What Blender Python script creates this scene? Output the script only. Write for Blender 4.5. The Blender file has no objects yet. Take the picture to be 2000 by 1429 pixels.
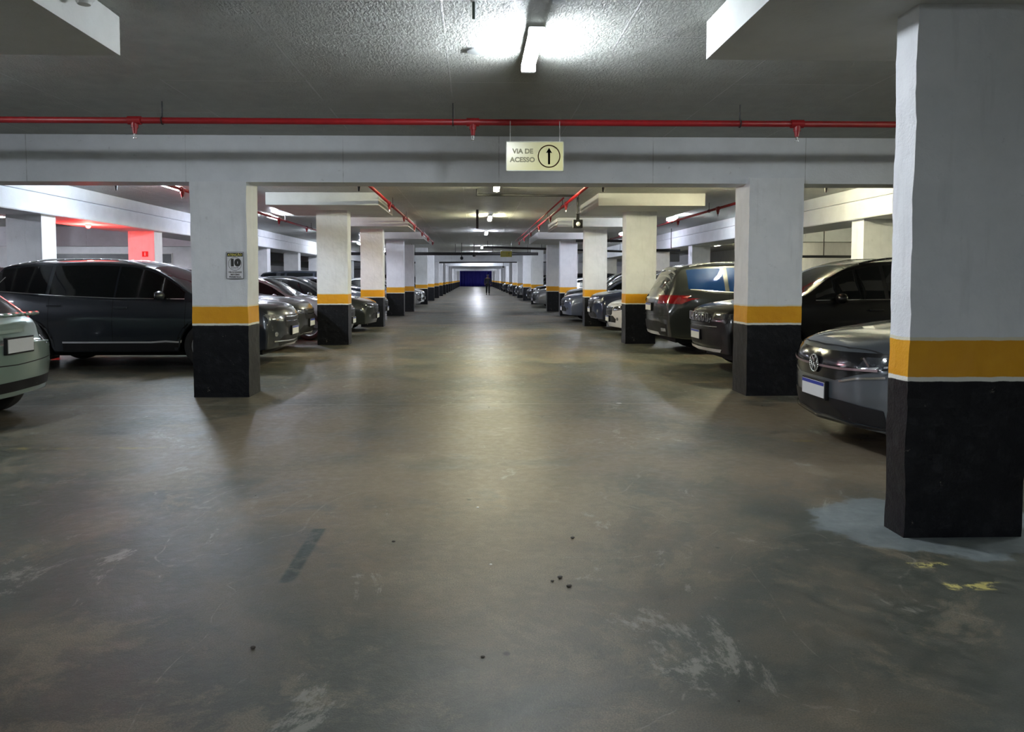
import bpy, bmesh, math, random
from mathutils import Vector, Matrix, noise
from mathutils.bvhtree import BVHTree
PI = math.pi
random.seed(7)
scene = bpy.context.scene
COL = scene.collection

# ---------------------------------------------------------------- camera, world, exposure
F = 1450.0                                   # focal length in px of a 2000 px wide frame
CAMH = 1.4
PITCH = math.radians(3.0); YAW = math.radians(1.5)
cam_d = bpy.data.cameras.new('camera')
cam = bpy.data.objects.new('camera', cam_d); COL.objects.link(cam)
cam_d.sensor_fit = 'HORIZONTAL'; cam_d.sensor_width = 36.0
cam_d.lens = F / 2000 * 36.0
cam_d.clip_start = 0.05; cam_d.clip_end = 400
cam.location = (0, 0, CAMH)
cam.rotation_euler = (PI / 2 - PITCH, 0, -YAW)
cam_d.shift_x = (1000 - F * math.tan(YAW) - 926) / 2000
cam_d.shift_y = -((714.5 - F * math.tan(PITCH)) - 544) / 2000
scene.camera = cam
scene.view_settings.view_transform = 'Standard'
scene.view_settings.look = 'None'
scene.view_settings.gamma = 1.0
scene.view_settings.use_curve_mapping = False
scene.view_settings.exposure = 1.5
wd = bpy.data.worlds.new('world'); scene.world = wd; wd.use_nodes = True
wd.node_tree.nodes['Background'].inputs[0].default_value = (0.55, 0.6, 0.7, 1)
wd.node_tree.nodes['Background'].inputs[1].default_value = 0.03
LAMP_E = 120.0                                # emission of the tube diffusers

# ---------------------------------------------------------------- material helpers
MATS = {}
class NT:
    def __init__(s, name):
        s.m = bpy.data.materials.new(name); s.m.use_nodes = True
        s.t = s.m.node_tree; s.n = s.t.nodes; s.l = s.t.links
        s.b = s.n['Principled BSDF']
        s._co = None
    def co(s):
        if s._co is None: s._co = s.n.new('ShaderNodeTexCoord').outputs['Object']
        return s._co
    def map(s, scale=(1, 1, 1), loc=(0, 0, 0)):
        m = s.n.new('ShaderNodeMapping'); m.inputs['Scale'].default_value = scale
        m.inputs['Location'].default_value = loc; s.l.new(s.co(), m.inputs['Vector']); return m.outputs[0]
    def noise(s, scale, detail=4, rough=.5, vec=None, dist=0):
        n = s.n.new('ShaderNodeTexNoise'); n.inputs['Scale'].default_value = scale
        n.inputs['Detail'].default_value = detail; n.inputs['Roughness'].default_value = rough
        n.inputs['Distortion'].default_value = dist
        s.l.new(vec if vec is not None else s.co(), n.inputs['Vector']); return n.outputs['Fac']
    def vor(s, scale, vec=None, feature='F1'):
        n = s.n.new('ShaderNodeTexVoronoi'); n.inputs['Scale'].default_value = scale; n.feature = feature
        s.l.new(vec if vec is not None else s.co(), n.inputs['Vector']); return n.outputs['Distance']
    def math(s, op, a, b=0.0, c=None, clamp=False):
        n = s.n.new('ShaderNodeMath'); n.operation = op; n.use_clamp = clamp
        for i, v in enumerate((a, b, c)):
            if v is None: continue
            if isinstance(v, (int, float)): n.inputs[i].default_value = v
            else: s.l.new(v, n.inputs[i])
        return n.outputs[0]
    def ramp(s, v, lo, hi, a=0.0, b=1.0):
        n = s.n.new('ShaderNodeMapRange'); n.inputs[1].default_value = lo; n.inputs[2].default_value = hi
        n.inputs[3].default_value = a; n.inputs[4].default_value = b
        s.l.new(v, n.inputs[0]); return n.outputs[0]
    def mix(s, f, a, b):
        n = s.n.new('ShaderNodeMix'); n.data_type = 'RGBA'
        if isinstance(f, (int, float)): n.inputs[0].default_value = f
        else: s.l.new(f, n.inputs[0])
        for v, i in ((a, 6), (b, 7)):
            if isinstance(v, tuple): n.inputs[i].default_value = (v[0], v[1], v[2], 1)
            else: s.l.new(v, n.inputs[i])
        return n.outputs[2]
    def sep(s):
        n = s.n.new('ShaderNodeSeparateXYZ'); s.l.new(s.co(), n.inputs[0]); return n.outputs
    def bump(s, h, strength=.3, dist=.01):
        n = s.n.new('ShaderNodeBump'); n.inputs['Strength'].default_value = strength
        n.inputs['Distance'].default_value = dist; s.l.new(h, n.inputs['Height'])
        s.l.new(n.outputs[0], s.b.inputs['Normal'])
    def color(s, v):
        if isinstance(v, tuple): s.b.inputs['Base Color'].default_value = (v[0], v[1], v[2], 1)
        else: s.l.new(v, s.b.inputs['Base Color'])
    def set(s, k, v):
        if isinstance(v, (int, float)): s.b.inputs[k].default_value = v
        else: s.l.new(v, s.b.inputs[k])

def simple(name, col, rough=.5, metal=0.0, coat=0.0, var=0.08, scale=8, bump=0, bscale=60):
    if name in MATS: return MATS[name]
    t = NT(name)
    if var:
        f = t.noise(scale, 5, .6)
        c2 = tuple(max(0, x * (1 - 2 * var)) for x in col)
        t.color(t.mix(t.ramp(f, .3, .7), c2, col))
    else: t.color(col)
    t.set('Roughness', rough); t.set('Metallic', metal); t.set('Coat Weight', coat)
    t.b.inputs['Coat Roughness'].default_value = .06
    if bump: t.bump(t.noise(bscale, 3), bump, .004)
    MATS[name] = t.m; return t.m

def box_mask(t, x0, x1, y0, y1, soft=.02):
    X, Y, Z = t.sep()
    def band(v, a, b):
        p = t.ramp(v, a - soft, a + soft); q = t.ramp(v, b - soft, b + soft, 1, 0)
        return t.math('MULTIPLY', p, q)
    return t.math('MULTIPLY', band(X, x0, x1), band(Y, y0, y1))

def m_floor():
    t = NT('polished_concrete_floor')
    big = t.noise(.42, 8, .62, dist=.5)
    mid = t.noise(1.5, 12, .74, vec=t.map(loc=(5, 3, 1)), dist=.35)
    fine = t.noise(14, 6, .65)
    grain = t.noise(160, 3, .7)
    X0, Y0_, Z0 = t.sep()
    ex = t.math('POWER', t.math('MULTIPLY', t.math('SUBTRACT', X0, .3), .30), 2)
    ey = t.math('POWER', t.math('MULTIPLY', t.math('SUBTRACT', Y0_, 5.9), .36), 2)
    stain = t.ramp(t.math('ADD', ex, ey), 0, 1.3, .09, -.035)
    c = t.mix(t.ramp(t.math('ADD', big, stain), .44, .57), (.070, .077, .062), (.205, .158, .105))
    c = t.mix(t.ramp(mid, .53, .60, 0, .62), c, (.27, .225, .155))
    c = t.mix(t.ramp(mid, .36, .46, .75, 0), c, (.052, .060, .054))
    c = t.mix(t.ramp(fine, .46, .70, 0, .40), c, (.21, .20, .165))
    c = t.mix(t.ramp(grain, .38, .62, .55, 0), c, (.035, .036, .032))
    # pale worn patches and long scratches
    scr = t.noise(1.7, 12, .80, vec=t.map((1.0, .6, 1), (2, 7, 0)), dist=.6)
    c = t.mix(t.ramp(scr, .585, .63, 0, .6), c, (.33, .32, .275))
    arc = t.noise(.55, 3, .45, vec=t.map(loc=(1, 12, 0)), dist=.9)
    ln = t.math('MULTIPLY', t.ramp(t.math('ABSOLUTE', t.math('SUBTRACT', arc, .5)), .0, .0035, 1, 0), t.ramp(fine, .45, .6))
    c = t.mix(t.math('MULTIPLY', ln, .45), c, (.34, .32, .27))
    # dark oil dots
    v = t.vor(3.2, vec=t.map(loc=(.3, .2, 0)))
    gate = t.noise(1.1, 2, vec=t.map(loc=(9, 9, 0)))
    dots = t.math('MULTIPLY', t.ramp(v, .03, .06, 1, 0), t.ramp(gate, .5, .55))
    c = t.mix(t.math('MULTIPLY', dots, .8), c, (.025, .025, .022))
    # pale repair patch around the near pillar foot
    edge = t.noise(3.5, 4, .6)
    X, Y, Z = t.sep()
    dx = t.math('POWER', t.math('MULTIPLY', t.math('SUBTRACT', X, 2.65), 1.2), 2)
    dy = t.math('POWER', t.math('MULTIPLY', t.math('SUBTRACT', Y, 4.1), 1.6), 2)
    r = t.math('ADD', t.math('ADD', dx, dy), t.math('MULTIPLY', t.math('SUBTRACT', edge, .5), 1.3))
    c = t.mix(t.ramp(r, .62, .72, .85, 0), c, t.mix(t.ramp(fine, .35, .65), (.13, .155, .165), (.24, .27, .28)))
    # dirt along the cross joint
    jm = t.math('MULTIPLY', t.ramp(t.math('ABSOLUTE', t.math('SUBTRACT', Y, t.math('ADD', t.math('MULTIPLY', edge, .12), 8.2))), .0, .05, 1, 0), t.ramp(fine, .40, .55))
    c = t.mix(t.math('MULTIPLY', jm, .7), c, (.26, .25, .22))
    jd = t.ramp(t.math('ABSOLUTE', t.math('SUBTRACT', Y, 8.31)), .004, .012, .8, 0)
    c = t.mix(jd, c, (.03, .03, .03))
    # worn yellow bay lines
    worn = t.ramp(t.noise(7, 6, .7, vec=t.map(loc=(1, 1, 0))), .50, .56)
    wfar = t.ramp(t.noise(5, 6, .7, vec=t.map(loc=(4, 2, 0))), .46, .60, 0, .35)
    m1 = t.math('MULTIPLY', box_mask(t, 2.15, 2.42, 3.22, 3.30, .012), worn)
    m2 = t.math('MULTIPLY', box_mask(t, 2.12, 2.32, 3.48, 3.54, .012), worn)
    c = t.mix(t.math('MAXIMUM', m1, m2), c, (.55, .48, .16))
    for (a, b, d, e) in ((-4.6, -2.5, 6.12, 6.2), (2.75, 3.5, 6.25, 6.33), (2.9, 6, 9.9, 9.98), (-6, -3, 14, 14.08), (3.2, 4.2, 5.05, 5.13)):
        c = t.mix(t.math('MULTIPLY', box_mask(t, a, b, d, e, .015), wfar), c, (.45, .33, .05))
    # strip of old adhesive
    st = t.math('MULTIPLY', box_mask(t, -.905, -.835, 3.38, 4.12, .008), t.ramp(fine, .35, .5, .35, 1))
    c = t.mix(st, c, (.028, .042, .038))
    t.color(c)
    ro = t.math('ADD', t.ramp(mid, .35, .65, .30, .48), t.ramp(fine, .3, .7, -.06, .12))
    t.set('Roughness', ro)
    t.b.inputs['Specular IOR Level'].default_value = .48
    h = t.math('ADD', t.math('MULTIPLY', fine, .6), t.math('MULTIPLY', mid, 1.2))
    t.bump(t.math('ADD', h, t.math('MULTIPLY', grain, .25)), .32, .012)
    return t.m

def m_ceiling(name='stippled_ceiling', col=(.61, .63, .565), rough=.36, bump=1.0):
    t = NT(name)
    a = t.noise(21, 6, .68, vec=t.map((1.6, .8, 1)), dist=1.2)
    b = t.noise(6, 3, .5)
    g = t.noise(.5, 2)
    c = t.mix(t.ramp(b, .35, .7), tuple(x * .86 for x in col), col)
    c = t.mix(t.ramp(g, .4, .65, 0, .4), c, tuple(x * .78 for x in col))
    br = t.n.new('ShaderNodeTexBrick')
    br.inputs['Scale'].default_value = 1.0; br.inputs['Mortar Size'].default_value = .008
    br.inputs['Brick Width'].default_value = 2.44; br.inputs['Row Height'].default_value = 1.22
    br.inputs['Mortar Smooth'].default_value = .3
    m = t.n.new('ShaderNodeMapping'); m.inputs['Rotation'].default_value = (0, 0, PI / 2)
    m.inputs['Location'].default_value = (.35, .2, 0)
    t.l.new(t.co(), m.inputs['Vector']); t.l.new(m.outputs[0], br.inputs['Vector'])
    seam = t.math('MULTIPLY', br.outputs['Fac'], t.ramp(t.noise(1.6, 4), .38, .52))
    c = t.mix(t.math('MULTIPLY', seam, .8), c, (.78, .78, .75))
    t.color(c)
    t.set('Roughness', rough); t.b.inputs['Specular IOR Level'].default_value = .5
    h = t.math('ADD', t.math('MULTIPLY', a, 1.7), t.math('MULTIPLY', seam, 1.0))
    h = t.math('ADD', h, t.math('MULTIPLY', b, .5))
    t.bump(h, bump, .05)
    return t.m

def m_white(name, col=(.72, .74, .77), spots=.5, seams=False):
    t = NT(name)
    a = t.noise(3, 6, .6); b = t.noise(45, 4, .6); p = t.noise(11, 5, .7)
    c = t.mix(t.ramp(a, .35, .65), tuple(x * .90 for x in col), col)
    c = t.mix(t.ramp(p, .66, .74, 0, spots), c, (.30, .30, .31))
    if seams:                                    # shuttering joints
        X, Y, Z = t.sep()
        f = t.math('ABSOLUTE', t.math('SUBTRACT', t.math('FRACT', t.math('DIVIDE', t.math('ADD', X, .62), 1.83)), .5))
        ln = t.math('MULTIPLY', t.ramp(f, .0, .004, 1, 0), t.ramp(t.noise(5, 4), .40, .55, .15, .8))
        c = t.mix(ln, c, (.26, .27, .29))
    t.color(c); t.set('Roughness', .62)
    t.bump(t.math('ADD', b, t.math('MULTIPLY', p, .6)), .35, .006)
    return t.m

def m_column():
    t = NT('banded_column_paint')
    X, Y, Z = t.sep()
    n = t.noise(9, 4, .6)
    z = t.math('ADD', Z, t.math('MULTIPLY', t.math('SUBTRACT', n, .5), .014))
    a = t.noise(3, 6, .6); b = t.noise(55, 4, .65); p = t.noise(10, 6, .72)
    st = t.noise(4, 5, .6, vec=t.map((3, 3, .35)))
    white = t.mix(t.ramp(a, .35, .65), (.72, .745, .775), (.80, .82, .85))
    white = t.mix(t.ramp(p, .64, .76, 0, .45), white, (.33, .35, .36))
    white = t.mix(t.ramp(st, .55, .8, 0, .35), white, (.45, .46, .47))
    yel = t.mix(t.ramp(a, .3, .7), (.68, .30, .004), (.78, .38, .006))
    blk = t.mix(t.ramp(p, .52, .8, 0, .5), (.0045, .005, .0075), (.04, .045, .05))
    chip = t.ramp(t.noise(6, 7, .75, vec=t.map(loc=(3, 4, 5))), .665, .70, 0, .7)
    blk = t.mix(chip, blk, (.22, .21, .18))
    c = t.mix(t.ramp(z, .848, .852), blk, (.78, .77, .70))
    c = t.mix(t.ramp(z, .872, .876), c, yel)
    c = t.mix(t.ramp(z, 1.068, 1.072), c, (.74, .70, .55))
    c = t.mix(t.ramp(z, 1.085, 1.09), c, white)
    t.color(c)
    t.set('Roughness', t.ramp(z, .85, 1.1, .46, .62))
    t.set('Specular IOR Level', t.ramp(z, .84, .88, .25, .45))
    t.bump(t.math('ADD', t.math('MULTIPLY', b, .8), t.math('MULTIPLY', p, .9)), .5, .008)
    return t.m

def emis(name, col, e):
    if name in MATS: return MATS[name]
    t = NT(name); t.color(col)
    t.b.inputs['Emission Color'].default_value = (*col, 1); t.b.inputs['Emission Strength'].default_value = e
    MATS[name] = t.m; return t.m

# ---------------------------------------------------------------- object helpers
def obj(name, bm, mat, parent=None, smooth=False, loc=None):
    me = bpy.data.meshes.new(name)
    bmesh.ops.recalc_face_normals(bm, faces=bm.faces)
    bm.to_mesh(me); bm.free()
    for mm in (mat if isinstance(mat, (list, tuple)) else [mat]): me.materials.append(mm)
    if smooth:
        for p in me.polygons: p.use_smooth = True
    o = bpy.data.objects.new(name, me); COL.objects.link(o)
    if parent is not None: o.parent = parent
    if loc is not None: o.location = loc
    return o
def tag(o, label, cat, group=None, kind=None):
    o['label'] = label; o['category'] = cat
    if group: o['group'] = group
    if kind: o['kind'] = kind
    return o
def thing(name, label, cat, loc=(0, 0, 0), rz=0, group=None):
    o = bpy.data.objects.new(name, None); COL.objects.link(o)
    o.empty_display_size = .2
    o.location = loc; o.rotation_euler = (0, 0, rz); return tag(o, label, cat, group)
def struct(name, bm, mat, **k):
    o = obj(name, bm, mat, **k); o['kind'] = 'structure'; return o
def dup(root):
    r = root.copy(); COL.objects.link(r)
    for ch in list(root.children):
        c = ch.copy(); COL.objects.link(c); c.parent = r
        for g in ch.children:
            d = g.copy(); COL.objects.link(d); d.parent = c
    return r
def bx(bm, x0, x1, y0, y1, z0, z1, bevel=0):
    r = bmesh.ops.create_cube(bm, size=1)
    vs = r['verts']
    for v in vs:
        v.co = Vector(((x0 + x1) / 2 + v.co.x * (x1 - x0), (y0 + y1) / 2 + v.co.y * (y1 - y0), (z0 + z1) / 2 + v.co.z * (z1 - z0)))
    if bevel:
        es = list({e for v in vs for e in v.link_edges})
        bmesh.ops.bevel(bm, geom=es, offset=bevel, segments=2, affect='EDGES', profile=.6)
    return bm
def box(*a, **k): return bx(bmesh.new(), *a, **k)
def tube(bm, a, b, r, seg=10, r2=None, caps=True):
    a = Vector(a); b = Vector(b); d = b - a
    q = d.to_track_quat('Z', 'Y')
    m = Matrix.Translation((a + b) / 2) @ q.to_matrix().to_4x4()
    bmesh.ops.create_cone(bm, cap_ends=caps, segments=seg, radius1=r, radius2=r if r2 is None else r2, depth=d.length, matrix=m)
    return bm
def lathe(bm, prof, seg=24, mat=None):
    rings = []
    for (r, z) in prof:
        if r < 1e-6:
            v = bm.verts.new((0, 0, z)); rings.append([v] * seg)
        else: rings.append([bm.verts.new((r * math.cos(2 * PI * i / seg), r * math.sin(2 * PI * i / seg), z)) for i in range(seg)])
    new = set()
    for a, b in zip(rings, rings[1:]):
        for i in range(seg):
            q = [a[i], a[(i + 1) % seg], b[(i + 1) % seg], b[i]]
            u = []
            for v in q:
                if v not in u: u.append(v)
            if len(u) > 2:
                try: bm.faces.new(u)
                except ValueError: pass
    vs = {v for r_ in rings for v in r_}
    if mat is not None: bmesh.ops.transform(bm, matrix=mat, verts=list(vs))
    return bm
def rough_box(x0, x1, y0, y1, z0, z1, cell=.08, amp=.004, seed=0):
    """a cast concrete block whose faces and arrises wander a few millimetres"""
    bm = bmesh.new()
    bx(bm, x0, x1, y0, y1, z0, z1)
    for ax, lo, hi in ((0, x0, x1), (1, y0, y1), (2, z0, z1)):
        n = max(1, int((hi - lo) / cell)); nrm = Vector((0, 0, 0)); nrm[ax] = 1
        for i in range(1, n):
            co = Vector((0, 0, 0)); co[ax] = lo + (hi - lo) * i / n
            bmesh.ops.bisect_plane(bm, geom=bm.verts[:] + bm.edges[:] + bm.faces[:], plane_co=co, plane_no=nrm)
    for v in bm.verts:
        if v.co.z < z0 + .001: continue
        p = v.co * 3 + Vector((seed, seed * 2, 0)); q = v.co * 14 + Vector((seed, 0, 5))
        v.co += Vector((noise.noise(p) + .5 * noise.noise(q), noise.noise(p + Vector((9, 0, 0))) + .5 * noise.noise(q + Vector((3, 3, 3))), 0)) * amp
    return bm

def text_mesh(txt, size, mat, name, parent, loc, rot, extrude=.0008, bold=0.0, width=None, align='CENTER'):
    cu = bpy.data.curves.new('t', 'FONT'); cu.body = txt; cu.size = size; cu.extrude = extrude
    cu.offset = bold; cu.align_x = align; cu.align_y = 'CENTER'; cu.resolution_u = 4
    o = bpy.data.objects.new('t', cu); COL.objects.link(o)
    dg = bpy.context.evaluated_depsgraph_get(); dg.update()
    me = bpy.data.meshes.new_from_object(o.evaluated_get(dg))
    bpy.data.objects.remove(o)
    xs = [v.co.x for v in me.vertices]
    if width and xs:
        k = width / (max(xs) - min(xs))
        for v in me.vertices: v.co.x *= k
    me.name = name; me.materials.clear(); me.materials.append(mat)
    n = bpy.data.objects.new(name, me); COL.objects.link(n); n.parent = parent
    n.location = loc; n.rotation_euler = rot
    return n

# ---------------------------------------------------------------- materials
M_FLOOR = m_floor(); M_CEIL = m_ceiling()
M_PANEL = m_white('grey_drop_panel_paint', (.62, .63, .61), .25)
M_BEAM = m_white('white_beam_paint', (.74, .77, .81), .55, True)
M_WALL = m_white('white_wall_paint', (.80, .80, .82), .2)
M_COL = m_column()
M_RED = simple('red_pipe_paint', (.33, .010, .014), .42, var=.12, scale=20)
M_REDB = simple('red_sign', (.6, .02, .02), .5)
M_STEEL = simple('steel', (.5, .5, .5), .3, 1.0, var=.05)
M_BLACK = simple('black_paint', (.012, .012, .013), .45)
M_BPIPE = simple('black_iron_pipe', (.018, .018, .02), .5)
M_GREYP = simple('grey_plastic', (.35, .37, .36), .5)
M_WHITEP = simple('white_plastic', (.75, .76, .74), .45)
M_TUBE = emis('cool_tube_light', (.86, .93, 1.0), LAMP_E)
M_TUBEW = emis('warm_tube_light', (1.0, .94, .62), LAMP_E * 1.4)
M_CAPGLOW = emis('glowing_end_cap', (.86, .93, 1.0), 1.5)
M_TUBEN = emis('near_tube_light', (.88, .95, .98), LAMP_E * .45)
M_TUBEC = emis('cold_tube_light', (.78, .88, 1.0), LAMP_E * 1.5)
M_FILL = emis('added_pillar_fill_light', (.84, .93, 1.0), LAMP_E * 1.6)  # for the lamp added behind the camera to light the near pillar
M_TUBEF = emis('far_tube_light', (.84, .88, 1.0), LAMP_E * 1.6)
M_TUBEB = emis('blue_white_tube_light', (.80, .84, 1.0), LAMP_E)
M_REDL = emis('red_bay_indicator_glow', (1.0, .04, .03), 14)

# ---------------------------------------------------------------- the setting
Y0, Y1 = -9.0, 138.0
XL, XR = -26.0, 15.0
CH = 3.075
struct('floor', box(XL, XR, Y0, Y1, -.2, 0), M_FLOOR)
struct('ceiling', box(XL, XR, Y0, Y1, CH, CH + .25), M_CEIL)
struct('wall_left', box(XL - .2, XL, Y0, Y1, -.2, CH + .25), M_WALL)
struct('wall_right', box(XR, XR + .2, Y0, Y1, -.2, CH + .25), M_WALL)
struct('wall_back', box(XL, XR, Y0 - .2, Y0, -.2, CH + .25), M_WALL)
struct('wall_far', box(XL, XR, Y1, Y1 + .2, -.2, CH + .25), M_WALL)
# partition wall in the left neighbouring hall, with its grey window bands
wl = box(XL, -10.2, 31.0, 31.2, 0, CH)
struct('wall_partition', wl, M_WALL)
M_WIN = simple('grey_louvre', (.16, .17, .175), .35)
for i, (a, b, z0, z1) in enumerate(((-25.5, -23.0, 2.0, 2.55), (-22.4, -20.4, 2.0, 2.55), (-17.2, -13.8, 1.95, 2.45), (-13.2, -12.4, 2.0, 2.45))):
    w = struct('window_%d' % (i + 1), box(a, b, 30.94, 31.0, z0, z1), M_WHITEP)
    p = bmesh.new(); bx(p, a + .04, b - .04, 30.92, 30.945, z0 + .04, z1 - .04)
    k = obj('pane', p, M_WIN, w)

# ---------------------------------------------------------------- columns
COLW = .65
def column(x0, y0, depth, top, label, group=None, rough=True, panel=None, seed=0, width=COLW):
    root = thing('concrete_column', label, 'column', (x0 + width / 2, y0 + depth / 2, 0), 0, group)
    bm = rough_box(-width / 2, width / 2, -depth / 2, depth / 2, 0, top, .05 if rough else .6, (.011 if seed == 1 else .007) if rough else .0, seed)
    obj('shaft', bm, M_COL, root)
    if panel:
        (a, b, c, d) = panel                       # x0,x1,y0,y1 in world metres
        cx, cy = root.location.x, root.location.y
        bm = rough_box(a - cx, b - cx, c - cy, d - cy, 2.83, CH - .002, .15 if rough else 1.5, .006 if rough else 0, seed + 3)
        obj('drop_panel', bm, M_PANEL, root)
    return root
LX = -3.31; RX = 3.25
column(2.32, 3.89, .19, 2.83, 'nearest and biggest pillar at the right edge, white over an orange band and black foot', panel=(1.52, 3.7, 3.0, 4.9), seed=1)
column(-3.9, 3.6, .45, 2.83, 'pillar whose wide slab head juts in at the top left corner', panel=(-4.5, -2.27, 2.6, 4.91), seed=2, rough=True)
column(LX, 8.80, .45, 2.53, 'left front pillar carrying the small white speed limit notice', seed=3)
column(RX, 8.74, .47, 2.585, 'right front pillar standing beside the grey sedan nose, under the first cross beam', seed=4)
column(LX, 15.75, .42, 2.83, 'second white pillar of the left row, between two parked dark cars', panel=(-4.04, -1.86, 14.6, 17.1), seed=5)
column(RX, 15.85, .42, 2.83, 'second pillar of the right row, partly behind the green-grey SUV tail', panel=(2.44, 4.55, 14.6, 17.1), seed=6)
column(LX + .02, 21.65, .42, 2.83, 'third pillar of the left row, foot hidden by a dark car nose', panel=(-4.0, -1.8, 20.5, 23.1), seed=7)
column(RX, 21.75, .42, 2.83, 'third pillar of the right row, left of the white car nose', panel=(2.3, 4.5, 20.5, 23.1), seed=8)
column(LX + .02, 28.0, .42, 2.83, 'fourth pillar of the left row, front one of a close pair', rough=False, panel=(-4.0, -1.8, 26.9, 31.0), seed=9)
column(RX, 28.0, .42, 2.83, 'fourth pillar of the right row, front one of a close pair beside the silver-blue car', rough=False, panel=(2.3, 4.5, 26.9, 31.0), seed=10)
column(LX + .10, 31.6, .42, 2.83, 'fifth pillar of the left row, shaded rear one of a close pair', rough=False, seed=11)
column(RX - .14, 31.6, .42, 2.83, 'fifth pillar of the right row, shaded rear one of a close pair', rough=False, seed=12)
ys = [40.5, 47.2] + [53.7 + 6.5 * i for i in range(13)]
for i, y in enumerate(ys):
    if i == 0: la, lb = 'left row pillar behind the two far silver cars', 'right row pillar behind the far grey car'
    elif i == 1: la, lb = 'left pillar just in front of the far cross beam', 'right pillar just in front of the far cross beam'
    else: la, lb = 'small distant white pillar on the left of the far drive aisle', 'small distant white pillar on the right of the far drive aisle'
    g = i > 1
    column(LX + .12, y, .42, CH - .002, la, 'distant pillars of the left row' if g else None, rough=False)
    column(RX - .12, y, .42, CH - .002, lb, 'distant pillars of the right row' if g else None, rough=False)
# pillars under the long side beams
side = [(-8.02, 13.0, 'dark grey pillar above the navy SUV roof, its side lit red'), (-8.02, 17.5, 'pink lit pillar above the navy SUV windscreen with a small red sign'),
        (7.2, 13.6, 'pillar under the right side beam above the black SUV roof'), (7.2, 18.2, 'pillar under the right side beam behind the front right pillar'),
        (7.2, 24.4, 'pillar under the right side beam above the green-grey SUV roof')]
for k in range(6):
    side.append((-8.02, 22.2 + 4.7 * k, 'pillar under the left side beam, behind the row of parked cars'))
for k in range(5): side.append((7.2, 29.5 + 5.5 * k, 'pillar under the right side beam, behind the far parked cars'))
M_WCOL = m_white('plain_white_pillar', (.62, .64, .68), .2)
for i, (x, y, lab) in enumerate(side):
    root = thing('concrete_column', lab, 'column', (x + .3, y + .22, 0), 0,
                 None if i < 5 else ('pillars under the left side beam' if x < 0 else 'pillars under the right side beam'))
    obj('shaft', box(-.3, .3, -.22, .22, 0, 2.5), M_COL, root)
for x, y in ((-14, 17), (-14, 24), (-20, 24), (-20, 17)):
    r = thing('concrete_column', 'free standing pillar in the neighbouring hall far left', 'column', (x, y, 0), 0, 'pillars of the neighbouring hall')
    obj('shaft', box(-.3, .3, -.22, .22, 0, CH - .002), M_WCOL, r)

# ---------------------------------------------------------------- beams
def beam(bm, label): return tag(obj('ceiling_beam', bm, M_BEAM), label, 'beam')
b = rough_box(-7.35, 7.15, 8.84, 9.22, 2.53, CH - .002, .25, .008, 20)
beam(b, 'first white cross beam spanning the aisle behind the red pipe')
b = rough_box(XL, -7.36, 8.80, 9.22, 2.55, CH - .002, .4, .008, 21); beam(b, 'left end of the first white cross beam, above the navy SUV')
b = rough_box(7.16, XR, 8.84, 9.22, 2.55, CH - .002, .4, .008, 22); beam(b, 'right end of the first white cross beam, behind the nearest pillar')
def long_beam(x0, x1, y0, y1, inner, label):
    bm = bmesh.new()
    s = 1 if inner > (x0 + x1) / 2 else -1
    prof = [(inner, CH - .002), (inner, 2.85), (inner - s * .05, 2.845), (inner - s * .05, 2.81), (inner + s * .015, 2.80), (inner + s * .015, 2.52), (inner, 2.5), (x0 if s > 0 else x1, 2.5), (x0 if s > 0 else x1, CH - .002)]
    n = 24
    rings = []
    for k in range(n + 1):
        y = y0 + (y1 - y0) * k / n
        rings.append([bm.verts.new((x + .004 * noise.noise(Vector((x, y * 2, z * 5))), y, z)) for x, z in prof])
    for a, c in zip(rings, rings[1:]):
        for i in range(len(prof)):
            bm.faces.new((a[i], a[(i + 1) % len(prof)], c[(i + 1) % len(prof)], c[i]))
    bm.faces.new(rings[0]); bm.faces.new(rings[-1])
    return beam(bm, label)
long_beam(-8.35, -7.3, 9.23, 50.3, -7.3, 'long white beam with a groove running over the left parked cars')
long_beam(7.1, 8.15, 9.23, 50.3, 7.1, 'long white beam with a groove running over the right parked cars')
for y, lab in ((50.4, 'far white cross beam behind the black pipes'), (68, 'second far cross beam over the person'), (87, 'third far cross beam before the blue curtain'), (110, 'last cross beam before the blue curtain')):
    beam(box(-14, 14, y, y + .5, 2.55, CH - .002), lab)
beam(box(XL, -8.36, 24.4, 24.9, 2.45, CH - .002), 'white cross beam in the neighbouring hall left')
beam(box(8.16, XR, 21, 21.5, 2.45, CH - .002), 'white cross beam beyond the right side beam')

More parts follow.
